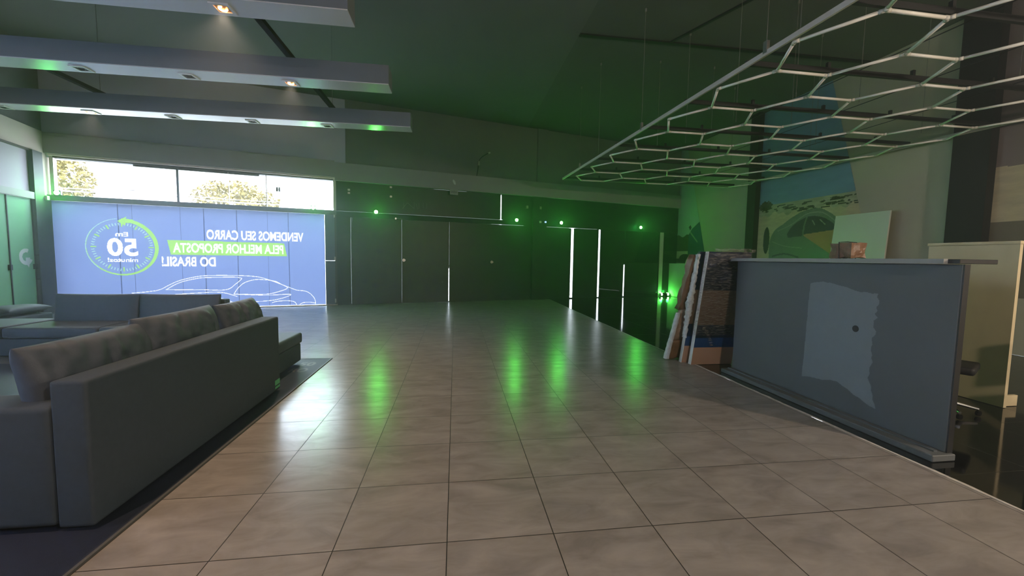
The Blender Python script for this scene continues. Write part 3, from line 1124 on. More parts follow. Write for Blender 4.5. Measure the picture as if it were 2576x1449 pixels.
for c in range(5):
    for r in range(-2, 7):
        cx = XA + SX + c * 1.5 * SX
        cy = YA + (r + (0.0 if c % 2 == 0 else -0.5)) * SY
        if c % 2 and r == -2:
            continue
        ps = [hpt(cx, cy, k) for k in range(6)]
        for k in range(6):
            a, b = ps[k], ps[(k + 1) % 6]
            key = tuple(sorted(((round(a[0], 2), round(a[1], 2)), (round(b[0], 2), round(b[1], 2)))))
            edges.add(key)


def hw(p):
    dx, dy = p[0] - XA, p[1] - YA
    x, y = XA + dx * math.cos(rot) - dy * math.sin(rot), YA + dy * math.cos(rot) + dx * math.sin(rot)
    return Vector((x, y, hexz(y)))


def merge_key(p):
    for q in nodes:
        if abs(q[0] - p[0]) < 0.05 and abs(q[1] - p[1]) < 0.05:
            return q
    nodes[p] = 0
    return p


E2 = set()
for a, b in edges:
    a, b = merge_key(a), merge_key(b)
    E2.add(tuple(sorted((a, b))))
E2 = sorted(E2, key=lambda e: e[0][1] + e[1][1])
E2 = E2[::-1]
rest = new_bm()
nrest = 0
for i, (a, b) in enumerate(E2):
    pa, pb = hw(a), hw(b)
    d_ = (pb - pa).normalized()
    if i >= len(E2) - 8 or i < 92:
        bm = new_bm()
        add_tube(bm, [pa + d_ * 0.035, pb - d_ * 0.035], 0.019, 8)
        obj('tube', bm, M_tube, hx, True)
    else:
        add_tube(rest, [pa + d_ * 0.035, pb - d_ * 0.035], 0.019, 8)
        nrest += 1
if nrest:
    o = obj('tube', rest, M_tube, hx, True)
    o['kind'] = 'stuff'
ends = {}
for a, b in E2:
    ends.setdefault(a, []).append(b)
    ends.setdefault(b, []).append(a)
M_conn = mat('connector plastic', (214, 212, 200), 0.45)
for a, bs in sorted(ends.items()):
    bm = new_bm()
    pa = hw(a)
    for b in bs:
        d_ = (hw(b) - pa).normalized()
        add_tube(bm, [pa, pa + d_ * 0.05], 0.023, 8)
    obj('connector', bm, M_conn, hx, True)
yf, yn = 12.92, 0.9
def railL(y): return 3.40 + (12.9 - y) * 0.0335
def railR(y): return 9.42 + (12.9 - y) * 0.028
for fx, lb in ((railL, 'left'), (railR, 'right')):
    bm = new_bm()
    p, q = W(fx(yf), yf, hexz(yf) + 0.03), W(fx(yn), yn, hexz(yn) + 0.03)
    s = 0.014
    add_hull(bm, [p + Vector((-s, 0, -0.03)), p + Vector((s, 0, -0.03)), q + Vector((-s, 0, -0.03)), q + Vector((s, 0, -0.03)), p + Vector((-s, 0, 0.03)), p + Vector((s, 0, 0.03)), q + Vector((-s, 0, 0.03)), q + Vector((s, 0, 0.03))])
    obj('frame_rail', bm, mat('aluminium rail ' + lb, (206, 196, 188), 0.4), hx)
for y in (yf, yn):
    bm = new_bm()
    add_tube(bm, [(railL(y), y, hexz(y)), (railR(y), y, hexz(y))], 0.012, 6)
    obj('frame_rail', bm, M_steel, hx)
for i, y in enumerate([YA + (r + 0.5) * SY + 0.02 for r in range(-2, 7)]):
    bm = new_bm()
    x0, x1 = railL(y) + 0.01, railR(y) - 0.01
    add_box(bm, x0, x1, y - 0.02, y + 0.02, hexz(y) + 0.035, hexz(y) + 0.10)
    for k in range(4):
        xx = x0 + (x1 - x0) * (0.2 + 0.22 * k)
        add_box(bm, xx - 0.02, xx + 0.02, y - 0.02, y + 0.02, hexz(y) + 0.10, hexz(y) + 0.17)
    lab(obj('crossbar', bm, M_black, hx), 'black crossbar')
for x in (5.4, 6.6, 7.9):
    bm = new_bm()
    add_tube(bm, [(x, yn, hexz(yn) + 0.11), (x - 0.15, yf, hexz(yf) + 0.11)], 0.006, 6)
    lab(obj('stay_cable', bm, M_black, hx), 'thin black cable')
M_wire = mat('grey suspension wire', (120, 122, 112), 0.5)
for x, y in ((3.40, 7.69), (3.60, 11.3), (3.42, 4.6), (4.87, 8.31), (4.86, 9.55), (3.55, 9.9), (6.2, 7.0), (6.2, 5.7), (7.4, 4.6), (5.1, 5.7), (5.0, 6.9), (6.3, 9.6), (7.6, 7.9), (8.8, 6.8), (8.8, 9.3), (7.6, 10.6)):
    if abs(x - railL(y)) < 0.35:
        x = railL(y)
    bm = new_bm()
    add_tube(bm, [(x, y, hexz(y) + 0.02), (x, y, ZC)], 0.0045, 5)
    add_tube(bm, [(x, y, ZC - 0.06), (x, y, ZC)], 0.02, 8)
    obj('suspension_wire', bm, M_wire, hx)
for y in (4.6, 7.69, 11.3):
    bm = new_bm()
    x = railL(y)
    add_box(bm, x - 0.02, x + 0.02, y - 0.03, y + 0.03, hexz(y) + 0.03, hexz(y) + 0.17)
    obj('hanger_bracket', bm, M_steel, hx)

# ================================================================== MURALS ON THE RIGHT WALL
def seg(A, Z, p, q, w_): return near_path(A, Z, [np.array(p, float), np.array(q, float)], w_)


def mural_beach(A, Z):     # A is distance along the wall (y)
    K = np.full(A.shape, -1)
    ins = (A < 12.13) & (A > 8.43 + (Z - 1.69) * 0.288)
    nz = 0.05 * np.sin(A * 7.3) + 0.04 * np.sin(A * 17.1 + Z * 4)
    K[ins] = 2
    K[ins & (Z > 3.36)] = 0
    K[ins & (Z <= 3.36) & (Z > 3.05 + nz)] = 1
    rs = np.random.RandomState(3)
    for _ in range(60):
        a, z = rs.uniform(8.6, 11.9), rs.uniform(3.05, 3.3)
        K[ins & (((A - a) / rs.uniform(0.03, 0.16)) ** 2 + ((Z - z) / 0.02) ** 2 < 1)] = 3
    K[ins & (((A - 11.86) / 0.27) ** 2 + ((Z - 3.33) / 0.15) ** 2 < 1 + 0.4 * np.sin(A * 40) * np.sin(Z * 50))] = 3
    car = smooth_path([(11.55, 1.3), (11.62, 2.1), (11.45, 2.52), (11.1, 2.72), (10.85, 2.86), (10.4, 3.03), (9.9, 3.05), (9.5, 2.85), (9.2, 2.6), (8.95, 2.4), (8.7, 1.3)], 6)
    K[ins & in_poly(A, Z, [tuple(p) for p in car])] = 4
    win = smooth_path([(10.95, 2.40), (10.78, 2.62), (10.45, 2.80), (10.1, 2.86), (9.7, 2.76), (9.35, 2.52), (9.28, 2.42)], 4) + [(9.28, 2.40), (10.0, 2.34), (10.9, 2.30)]
    K[ins & in_poly(A, Z, [tuple(p) for p in win])] = 5
    for pth in ([(11.3, 2.52), (10.8, 2.68), (10.3, 2.93), (9.8, 2.92), (9.35, 2.62), (9.0, 2.35)], [(11.5, 2.2), (11.0, 2.05), (10.4, 1.98)], [(10.1, 2.74), (10.02, 2.62)], [(9.86, 2.74), (9.7, 2.60)]):
        K[ins & near_path(A, Z, smooth_path(pth, 5), 0.028)] = 6
    K[ins & in_poly(A, Z, [(10.41, 2.36), (9.0, 2.47), (8.95, 1.5), (9.33, 1.71)])] = 7
    K[ins & (((A - 11.75) / 0.13) ** 2 + ((Z - 2.25) / 0.42) ** 2 < 1)] = 5
    K[ins & near_path(A, Z, smooth_path([(10.28, 2.86), (10.36, 2.6), (10.38, 2.33)], 4), 0.05)] = 4
    K[ins & near_path(A, Z, smooth_path([(11.45, 1.75), (11.0, 1.82), (10.5, 1.72)], 4), 0.05)] = 5
    return K


m1 = thing('wall_mural', 'beach mural with a sports car, slanted right edge, on the wall behind the counter', 'mural', (9.79, 10.3, 1.2))
bm = raster(lambda a, b: W(9.792, a, b), 8.2, 12.13, 1.0, ZC, 0.016, mural_beach)
obj('print', bm, [K_sky, K_sea, K_sand, K_bush, K_car, K_glass, K_line, K_orange], m1, recalc=False)


def mural_truck(A, Z):
    K = np.full(A.shape, -1)
    ins = (A > 14.93 + (Z - 1.83) * 0.345) & (Z > 1.47)
    K[ins] = 0
    K[ins & (Z < 2.64 + 0.05 * np.sin(A * 9))] = 1
    K[ins & (Z < 1.98)] = 2
    K[ins & in_poly(A, Z, [(16.15, 1.70), (16.14, 2.66), (15.9, 2.9), (15.38, 3.16), (14.9, 1.9), (14.9, 1.6)])] = 3
    K[ins & in_poly(A, Z, [(16.04, 2.84), (16.16, 3.0), (16.02, 3.07), (15.93, 2.95)])] = 4
    K[ins & seg(A, Z, (16.0, 2.75), (15.5, 2.35), 0.06)] = 5
    K[ins & (((A - 16.35) / 0.45) ** 2 + ((Z - 1.66) / 0.2) ** 2 < 1)] = 4
    K[ins & (Z < 1.66)] = 4
    return K


m2 = thing('wall_mural', 'small mural with a teal vehicle cab in the far right corner', 'mural', (9.79, 16, 1.47))
bm = raster(lambda a, b: W(9.792, a, b), 14.8, 17.05, 1.47, ZC, 0.016, mural_truck)
obj('print', bm, [K_grey, K_bush, K_sand, K_teal, K_black, K_line], m2, recalc=False)


def mural_dune(A, Z):
    K = np.full(A.shape, -1)
    ins = (A < 6.28)
    K[ins] = 0
    K[ins & (Z < 3.36 + 0.02 * np.sin(A * 5))] = 1
    K[ins & (Z < 2.36)] = 2
    return K


m3 = thing('wall_mural', 'desert mural with dark sky at the right edge of the picture', 'mural', (9.79, 3, 1.0))
bm = raster(lambda a, b: W(9.792, a, b), -0.5, 6.28, 1.0, ZC, 0.02, mural_dune)
obj('print', bm, [K_dusk, K_sand, mat('mural low dunes', (112, 104, 88), 0.8, var=0.1, vscale=2)], m3, recalc=False)
# low cabinets and boards along that wall
bm = new_bm()
add_box(bm, 9.40, 9.79, 14.2, 17.0, 0.1, 1.44)
add_box(bm, 9.44, 9.79, 14.2, 17.0, 0.0, 0.1)
bevel(bm, 0.006, 1)
tag(obj('low_cabinet', bm, M_board), 'low white cabinet under the small corner mural', 'cabinet')
bm = new_bm()
add_hull(bm, [(9.46, 7.92, 0), (9.50, 7.92, 0), (9.46, 9.33, 0), (9.50, 9.33, 0), (9.60, 7.90, 2.76), (9.64, 7.90, 2.76), (9.60, 9.22, 2.76), (9.64, 9.22, 2.76)])
bevel(bm, 0.004, 1)
tag(obj('leaning_board', bm, M_board), 'large pale board leaning against the beach mural, glowing green', 'board')
# small green lamp behind the counter lighting the boards
t = thing('floor_lamp', 'small green floor lamp in front of the pale leaning board', 'lamp', (8.9, 9.7, 0))
bm = new_bm()
add_box(bm, 8.82, 8.98, 9.62, 9.78, 0.03, 0.14)
bevel(bm, 0.01)
obj('housing', bm, M_black_g, t)
bm = new_bm()
add_disc(bm, (8.9, 9.7, 0.14), (0.3, 0, 1), 0.055, 0.01)
obj('lens', bm, M_lensG, t)
bm = new_bm()
add_box(bm, 8.84, 8.96, 9.64, 9.76, -0.006, 0.03)
obj('base', bm, M_black, t)
light('lamp_light', 'POINT', (8.9, 9.7, 0.26), GREEN_W * 0.8, GREEN, t, shadow_soft_size=0.05)

# ================================================================== COUNTER
ct = thing('reception_counter', 'tall slate grey reception counter with a lighter repainted patch on its front', 'counter', (4.0, 3.95, 0))
YC0, YC1, XC = 2.66, 5.22, 3.93
bm = new_bm()
add_box(bm, XC, XC + 0.05, YC0, YC1, 0.05, 1.57)
bevel(bm, 0.004, 1)
obj('front_panel', bm, M_counter, ct)
bm = new_bm()
add_box(bm, XC + 0.003, XC + 0.055, YC0 - 0.012, YC0 - 0.001, 0.05, 1.57)
lab(obj('edge_band', bm, M_counter_d, ct), 'dark end edge band')
bm = new_bm()
add_box(bm, 3.76, XC + 0.05, YC0 - 0.04, YC1, -0.004, 0.05)
bevel(bm, 0.006, 1)
obj('plinth', bm, mat('grey plinth', (96, 100, 102), 0.5), ct)
bm = new_bm()
add_box(bm, 3.85, 3.885, YC0 + 0.02, YC1 - 0.02, 0.05, 0.062)
lab(obj('plinth_lip', bm, M_counter, ct), 'pale raised lip along the plinth')
bm = new_bm()
add_box(bm, 3.86, 3.90, YC0 + 0.08, YC1 + 0.05, 1.572, 1.612)
obj('top_nosing', bm, M_ctop, ct)
bm = new_bm()
add_box(bm, 3.90, 4.26, YC0 - 0.0, YC1 + 0.05, 1.575, 1.61)
bevel(bm, 0.003, 1)
lab(obj('counter_top', bm, M_counter_d, ct), 'black counter top slab')
bm = new_bm()
add_box(bm, 3.982, 4.5, YC1 - 0.06, YC1 - 0.02, 0.0, 1.57)
obj('end_panel', bm, M_counter_d, ct)
bm = new_bm()
add_box(bm, 4.20, 4.75, YC0 + 0.5, YC1 - 0.06, 0.72, 0.76)
lab(obj('desk_shelf', bm, M_counter_d, ct), 'dark desk shelf behind the front')
# painted patch with ragged edge
rs = np.random.RandomState(5)
def rag(p, q, n, amp):
    return [(p[0] + (q[0] - p[0]) * k / n + rs.uniform(-amp, amp) * (0 < k < n) * (abs(q[1] - p[1]) > abs(q[0] - p[0])), p[1] + (q[1] - p[1]) * k / n + rs.uniform(-amp, amp) * (0 < k < n) * (abs(q[1] - p[1]) <= abs(q[0] - p[0]))) for k in range(n)]
c1 = [(4.02, 1.335), (3.86, 1.365), (3.74, 1.35), (3.60, 1.325), (3.45, 1.285), (3.28, 1.285)]
pp = []
for a, b in zip(c1[:-1], c1[1:]):
    pp += rag(a, b, 3, 0.006)
pp += rag((3.28, 1.285), (3.30, 0.44), 26, 0.018)
pp += rag((3.30, 0.44), (3.22, 0.20), 6, 0.012)
pp += rag((3.22, 0.20), (3.32, 0.22), 2, 0.005)
pp += rag((3.32, 0.22), (3.62, 0.34), 5, 0.012)
pp += rag((3.62, 0.34), (4.05, 0.27), 5, 0.008)
pp += rag((4.05, 0.27), (4.02, 1.335), 20, 0.004)
bm = raster(lambda a, b: W(XC - 0.0015, a, b), 3.1, 4.15, 0.1, 1.45, 0.005, lambda A, Z: np.where(in_poly(A, Z, pp), 0, -1))
lab(obj('paint_patch', bm, M_patch, ct, recalc=False), 'ragged patch of lighter blue-grey paint')
bm = new_bm()
add_disc(bm, (XC - 0.001, 3.47, 0.92), (-1, 0, 0), 0.033, 0.002, 24)
lab(obj('cable_hole', bm, M_black, ct), 'round black cable hole')
# wrapped parcel on the counter
def lumpy(pts8, amp, fr, cuts=5, seed=0):
    bm = new_bm()
    add_hull(bm, pts8)
    bmesh.ops.subdivide_edges(bm, edges=list(bm.edges), cuts=cuts, use_grid_fill=True)
    bmesh.ops.recalc_face_normals(bm, faces=bm.faces)
    bm.normal_update()
    off = [v.normal * amp * noise.noise(v.co * fr + Vector((seed, seed, 0))) for v in bm.verts]
    for v, o_ in zip(bm.verts, off):
        v.co += o_
    return bm


def boxpts(x0, x1, y0, y1, z0, z1): return [(x, y, z) for z in (z0, z1) for y in (y0, y1) for x in (x0, x1)]


bm = lumpy(boxpts(4.02, 4.20, 3.66, 3.90, 1.622, 1.775), 0.022, 14, 5, 2)
pk = thing('parcel', 'small brown paper-wrapped parcel on the counter top', 'parcel', (4.1, 3.78, 1.61))
obj('wrapping', bm, M_brown, pk)
bm = new_bm()
add_tube(bm, [(4.01, 3.78, 1.615), (4.0, 3.78, 1.785), (4.1, 3.78, 1.79), (4.21, 3.78, 1.785), (4.21, 3.78, 1.615)], 0.006, 6)
obj('string', bm, M_counter_d, pk)

# beige partition and dark furniture behind the counter
pt = thing('partition_board', 'beige freestanding board standing behind the right end of the counter', 'board', (6.1, 4.0, 0))
bm = new_bm()
add_box(bm, 6.0, 6.04, 3.58, 4.43, 0.0, 1.80)
obj('panel', bm, M_wood, pt)
bm = new_bm()
add_box(bm, 5.985, 6.055, 3.57, 4.44, 1.80, 1.835)
bevel(bm, 0.004, 1)
obj('cap_shelf', bm, M_wood, pt)
bm = new_bm()
for y in (3.62, 4.36):
    add_box(bm, 6.04, 6.25, y, y + 0.03, 0.0, 0.12)
obj('foot', bm, M_wood, pt)


def office_chair(x, y, rz, label):
    t = thing('office_chair', label, 'chair', (x, y, 0), 'dark chairs behind the counter')
    ca, sa = math.cos(rz), math.sin(rz)
    def T(a, b, c): return Vector((x + a * ca - b * sa, y + a * sa + b * ca, c))
    bm = new_bm()
    add_box(bm, -0.24, 0.24, -0.24, 0.24, 0.46, 0.54, T)
    bevel(bm, 0.03, 3)
    obj('seat', bm, M_black, t, True)
    bm = new_bm()
    add_box(bm, -0.21, 0.21, 0.22, 0.28, 0.62, 1.02, T)
    bevel(bm, 0.025, 3)
    obj('backrest', bm, M_black, t, True)
    bm = new_bm()
    add_tube(bm, [T(0, 0.1, 0.46), T(0, 0.30, 0.5), T(0, 0.30, 0.75)], 0.018, 8)
    obj('back_bar', bm, M_chrome, t)
    bm = new_bm()
    add_tube(bm, [T(0, 0, 0.1), T(0, 0, 0.46)], 0.025, 12)
    obj('gas_lift', bm, M_chrome, t)
    for k in range(5):
        a = k * 2 * math.pi / 5
        bm = new_bm()
        add_tube(bm, [T(0, 0, 0.12), T(0.28 * math.cos(a), 0.28 * math.sin(a), 0.07)], [0.025, 0.014], 8)
        lg = obj('leg', bm, M_chrome, t)
        bm = new_bm()
        c = T(0.28 * math.cos(a), 0.28 * math.sin(a), 0.028)
        add_disc(bm, c - Vector((0.0, 0.012, 0)), (0, 1, 0), 0.028, 0.024, 12)
        obj('caster', bm, M_black_g, lg)
    return t


office_chair(5.2, 3.6, 0.5, 'black office chair with chrome base directly behind the counter')
office_chair(5.55, 2.75, -0.6, 'black office chair with chrome base at the right picture edge')

# ================================================================== LEANING WRAPPED PANELS
def panel(xl, xr, yb, xt, yt, h, th, label, bands, name='laminate_panel'):
    """bands: list of (z0,z1,mat) from the floor up"""
    t = thing(name, label, 'panel', ((xl + xr) / 2, yb, 0))
    for z0, z1, m, pn in bands:
        f0, f1 = z0 / h, z1 / h
        def P(s, f, k):
            x = (xl + (xt - xl) * f) if s == 0 else (xr + (xt - xl) * f)
            y = yb + (yt - yb) * f + (th if k else 0)
            return (x, y, h * f)
        bm = new_bm()
        add_hull(bm, [P(0, f0, 0), P(1, f0, 0), P(0, f0, 1), P(1, f0, 1), P(0, f1, 0), P(1, f1, 0), P(0, f1, 1), P(1, f1, 1)])
        obj(pn, bm, m, t)
    # white side edge
    bm = new_bm()
    f0 = 0.002
    add_hull(bm, [(xl - 0.004, yb + 0.001, 0), (xl, yb - 0.001, 0), (xl - 0.004, yb + th - 0.001, 0), (xl, yb + th, 0), (xt - 0.004, yt + 0.001, h), (xt, yt - 0.001, h), (xt - 0.004, yt + th - 0.001, h), (xt, yt + th, h)])
    lab(obj('side_edge', bm, M_white, t), 'white side edge')
    return t


bands = [(0, 0.27, M_pink, 'beige_band'), (0.27, 0.42, M_blue, 'blue_band'), (0.42, 0.62, M_navy, 'navy_band'), (0.62, 1.14, M_brownlam, 'taupe_band'), (1.14, 1.70, M_navy, 'navy_band')]
p1 = panel(3.535, 4.20, 5.60, 3.56, 5.33, 1.70, 0.075, 'navy and taupe panel with a beige foot, front one leaning at the counter', bands)
p2 = panel(3.46, 4.15, 5.735, 3.50, 5.45, 1.67, 0.07, 'navy panel with bubble-wrapped edge, middle one leaning at the counter', bands)
# clear wrap around the front panel
def wrap_sheet(parent, xl, xt, xr, yb, yt, h, z0, z1, off, m, name, seed, amp=0.012, side=True, th=0.08):
    bm = new_bm()
    nx, nz = 26, 60
    path = []
    prof = []
    if side:
        prof += [(0, th + off), (0, th * 0.5)]
    prof += [(None, k / nx) for k in range(nx + 1)]
    grid = []
    for j in range(nz + 1):
        z = z0 + (z1 - z0) * j / nz
        f = z / h
        row = []
        x_l = xl + (xt - xl) * f
        y_ = yb + (yt - yb) * f
        for a, b in prof:
            if a == 0:
                p = Vector((x_l - off, y_ + b, z))
            else:
                p = Vector((x_l - off + (xr - xl + off) * b, y_ - off, z))
            nn = noise.noise(Vector((p.x * 9, p.y * 9, p.z * 9 + p.x * 11 + seed)))
            d_ = Vector((-0.3, -1, 0)) * (amp * (nn + 0.4))
            row.append(bm.verts.new(p + d_))
        grid.append(row)
    for j in range(nz):
        for i in range(len(grid[0]) - 1):
            bm.faces.new((grid[j][i], grid[j][i + 1], grid[j + 1][i + 1], grid[j + 1][i]))
    return lab(obj(name, bm, m, parent, True), 'crumpled clear plastic wrap')


wrap_sheet(p1, 3.535, 3.56, 4.20, 5.60, 5.33, 1.70, 0.46, 1.68, 0.012, M_wrap, 'plastic_wrap', 1)
# loose bunch of wrap at the top, and a tail hanging to the foot
bm = lumpy(boxpts(3.72, 4.22, 5.25, 5.42, 1.70, 1.735), 0.05, 9, 7, 5)
lab(obj('wrap_bunch', bm, M_wrap, p1, True), 'bunched clear plastic on top')
bm = new_bm()
tail = smooth_path([(3.60, 5.545, 0.62), (3.68, 5.53, 0.55), (3.75, 5.54, 0.45), (3.80, 5.56, 0.36), (3.81, 5.565, 0.30)], 6)
add_tube(bm, tail, [0.03 + 0.012 * math.sin(i * 1.7) for i in range(len(tail))], 7)
lab(obj('wrap_tail', bm, M_wrap, p1, True), 'twisted tail of plastic wrap')
# bubble wrap running down the second panel's edge
bm = new_bm()
nz = 70
prev = None
for j in range(nz + 1):
    z = 0.40 + (1.66 - 0.40) * j / nz
    f = z / 1.67
    xc, yc = 3.46 + 0.04 * f, 5.735 - 0.285 * f
    w_ = 0.022 + 0.016 * noise.noise((z * 11, 3, 1)) + (0.03 * math.exp(-((z - 0.95) / 0.25) ** 2))
    ring = []
    for k in range(10):
        a = 2 * math.pi * k / 10
        rr = 1 + 0.5 * noise.noise((z * 23, k * 1.3, 7))
        ring.append(bm.verts.new((xc - 0.01 + math.cos(a) * w_ * rr, yc + 0.03 + math.sin(a) * 0.05 * rr, z)))
    if prev:
        for k in range(10):
            bm.faces.new((prev[k], prev[(k + 1) % 10], ring[(k + 1) % 10], ring[k]))
    prev = ring
lab(obj('bubble_wrap', bm, M_bubble, p2, True), 'white bubble wrap along the edge')
# brown wrapped panel at the back, standing further left
t = thing('wrapped_panel', 'brown paper and bubble wrapped panel, leftmost and rearmost of those leaning at the counter', 'panel', (3.65, 5.95, 0))
def slab(fz0, fz1, x_b, x_t, w_b, w_t, yb, yt, h, th):
    P = []
    for f in (fz0, fz1):
        xl = x_b + (x_t - x_b) * f
        xr = xl + w_b + (w_t - w_b) * f
        y = yb + (yt - yb) * f
        P += [(xl, y, h * f), (xr, y, h * f), (xl, y + th, h * f), (xr, y + th, h * f)]
    return P
obj('lower_wrapping', lumpy(slab(0.01, 0.2, 3.31, 3.49, 0.6, 0.6, 5.90, 5.53, 1.66, 0.10), 0.035, 9, 6, 3), M_brown, t, True)
lab(obj('middle_wrapping', lumpy(slab(0.2, 0.62, 3.335, 3.515, 0.6, 0.6, 5.91, 5.54, 1.66, 0.09), 0.012, 9, 6, 8), mat('tan foam sheet', (166, 138, 118), 0.6, var=0.15, vscale=14, bump=0.5, bscale=60), t, True), 'tan foam sheet')
obj('upper_wrapping', lumpy(slab(0.5, 1.0, 3.26, 3.45, 0.6, 0.6, 5.89, 5.52, 1.66, 0.12), 0.05, 7, 8, 12), M_brown, t, True)
bm = new_bm()
prev = None
for j in range(51):
    f = j / 50 * 0.45
    z = f * 1.66
    xc, yc = 3.31 + 0.17 * f, 5.90 - 0.37 * f
    w_ = 0.020 + 0.012 * noise.noise((z * 13, 8, 1)) + 0.015 * (1 - f)
    ring = [bm.verts.new((xc + math.cos(a) * w_, yc + 0.03 + math.sin(a) * 0.055 * (1 + 0.4 * noise.noise((z * 20, a, 0))), z + 0.02)) for a in [2 * math.pi * k / 8 for k in range(8)]]
    if prev:
        for k in range(8):
            bm.faces.new((prev[k], prev[(k + 1) % 8], ring[(k + 1) % 8], ring[k]))
    prev = ring
lab(obj('bubble_wrap', bm, M_bubble, t, True), 'white bubble wrap along the edge')

# ================================================================== SOFAS
def cushion(cx, cy, cz, sx, sy, sz, rx=0, ry=0, rz=0, seed=0, wr=0.012, nseg=22, wdir=(2.0, 9.0)):
    """soft cushion: sx,sy wide/high sheet with thickness sz"""
    bm = new_bm()
    M = Matrix.Translation((cx, cy, cz)) @ Matrix.Rotation(rz, 4, 'Z') @ Matrix.Rotation(ry, 4, 'Y') @ Matrix.Rotation(rx, 4, 'X')
    sheets = []
    for s in (1, -1):
        g_ = []
        for i in range(nseg + 1):
            row = []
            for j in range(nseg + 1):
                u, v = -1 + 2 * i / nseg, -1 + 2 * j / nseg
                u_ = math.sin(u * math.pi / 2)
                v_ = math.sin(v * math.pi / 2)
                h = max(0.0, (1 - abs(u_) ** 3.2)) ** 0.42 * max(0.0, (1 - abs(v_) ** 3.2)) ** 0.42
                wv = noise.noise(Vector((u_ * wdir[0] + seed, v_ * wdir[1], s))) * 0.6 + noise.noise(Vector((u_ * 5 + seed, v_ * 5, s * 3))) * 0.5
                pinch = 1 - 0.05 * (abs(u_) ** 2 * (1 - abs(v_) ** 2) + abs(v_) ** 2 * (1 - abs(u_) ** 2)) * 0.5
                fold = math.sin(v_ * 16 + 2.5 * noise.noise(Vector((u_ * 1.5, v_ * 2 + seed, 2))) + u_ * 2) * noise.noise(Vector((u_ * 1.2 + 5, v_ * 3 + seed, 4)))
                wv = wv * 0.5 + fold * 1.3 * (0.35 + 0.65 * max(0.0, -u_))
                p = Vector((u_ * sx / 2 * pinch, v_ * sy / 2 * pinch, s * (h * sz / 2 + wr * wv * h)))
                row.append(bm.verts.new(M @ p))
            g_.append(row)
        sheets.append(g_)
    for s, g_ in enumerate(sheets):
        for i in range(nseg):
            for j in range(nseg):
                q = (g_[i][j], g_[i + 1][j], g_[i + 1][j + 1], g_[i][j + 1])
                bm.faces.new(q if s == 0 else q[::-1])
    bmesh.ops.remove_doubles(bm, verts=bm.verts, dist=0.0008)
    return bm


def rbox(x0, x1, y0, y1, z0, z1, r=0.03, seg=3):
    bm = new_bm()
    add_box(bm, x0, x1, y0, y1, z0, z1)
    bevel(bm, r, seg)
    return bm


mt = thing('floor_mat', 'dark navy mat with a pale edge under the lounge sofas', 'mat', (-4.2, 3.4, 0))
bm = new_bm()
add_box(bm, -6.9, -1.86, 0.4, 6.37, 0.0005, 0.008)
obj('pile', bm, M_mat, mt)
bm = new_bm()
add_box(bm, -1.86, -1.842, 0.4, 6.37, 0.0005, 0.010)
add_box(bm, -6.9, -1.842, 6.37, 6.385, 0.0005, 0.010)
obj('edging', bm, M_matedge, mt)
def mat_mark(A, Bv):  # pale letter shapes on the mat
    K = np.full(A.shape, -1)
    for i, s in enumerate(('50', 'RO')):
        K[text_mask(A, Bv, s, -2.20 + 0, -1.98, 5.95 - i * 0.32, 6.15 - i * 0.32, offset=0.03)] = 0
    return K
bm = raster(lambda a, b: W(a, b, 0.0085), -2.25, -1.9, 5.5, 6.2, 0.008, mat_mark)
lab(obj('letter_mark', bm, M_matedge, mt, recalc=False), 'faint pale letter mark')

s1 = thing('sofa', 'large charcoal sofa seen from behind at the left, its back panel running towards the camera', 'sofa', (-2.5, 4.2, 0.008))
obj('back_panel', rbox(-2.17, -1.99, 2.46, 4.90, 0.03, 0.862, 0.022), M_fabric, s1, True)
obj('arm', rbox(-3.25, -2.175, 2.46, 2.72, 0.04, 0.72, 0.035), M_fabric, s1, True)
obj('seat_base', rbox(-3.25, -2.20, 2.73, 6.13, 0.05, 0.30, 0.02), M_fabric, s1, True)
for a, b in ((2.74, 3.62), (3.63, 4.88), (4.89, 6.15)):
    obj('seat_cushion', rbox(-3.22, -2.18 if a > 4.8 else -2.2, a, b, 0.305, 0.455, 0.04, 4), M_fabric_c, s1, True)
for (y, yw, z, h, rz, sd) in ((3.02, 0.94, 0.73, 0.60, 0.02, 1), (3.88, 0.96, 0.755, 0.62, -0.02, 5), (4.84, 0.84, 0.75, 0.60, 0.03, 9)):
    o = obj('back_cushion', cushion(-2.36, y, z, h, yw, 0.27, ry=math.radians(78), rz=rz, seed=sd, wr=0.04, nseg=56, wdir=(2.0, 3)), M_fabric_c, s1, True)
    bm = new_bm()
for x in (-2.1, -3.15):
    for y in (2.56, 4.8) if x > -3 else (2.56, 6.0):
        bm = new_bm()
        add_disc(bm, (x, y, 0.008), (0, 0, 1), 0.03, 0.05, 12)
        obj('foot', bm, M_black, s1)
bm = new_bm()
add_box(bm, -1.989, -1.986, 4.76, 4.88, 0.06, 0.085)
add_box(bm, -1.989, -1.986, 4.76, 4.88, 0.10, 0.155)
lab(obj('care_tag', bm, mat('green tag', (90, 170, 120), 0.6), s1), 'small green and white tag')

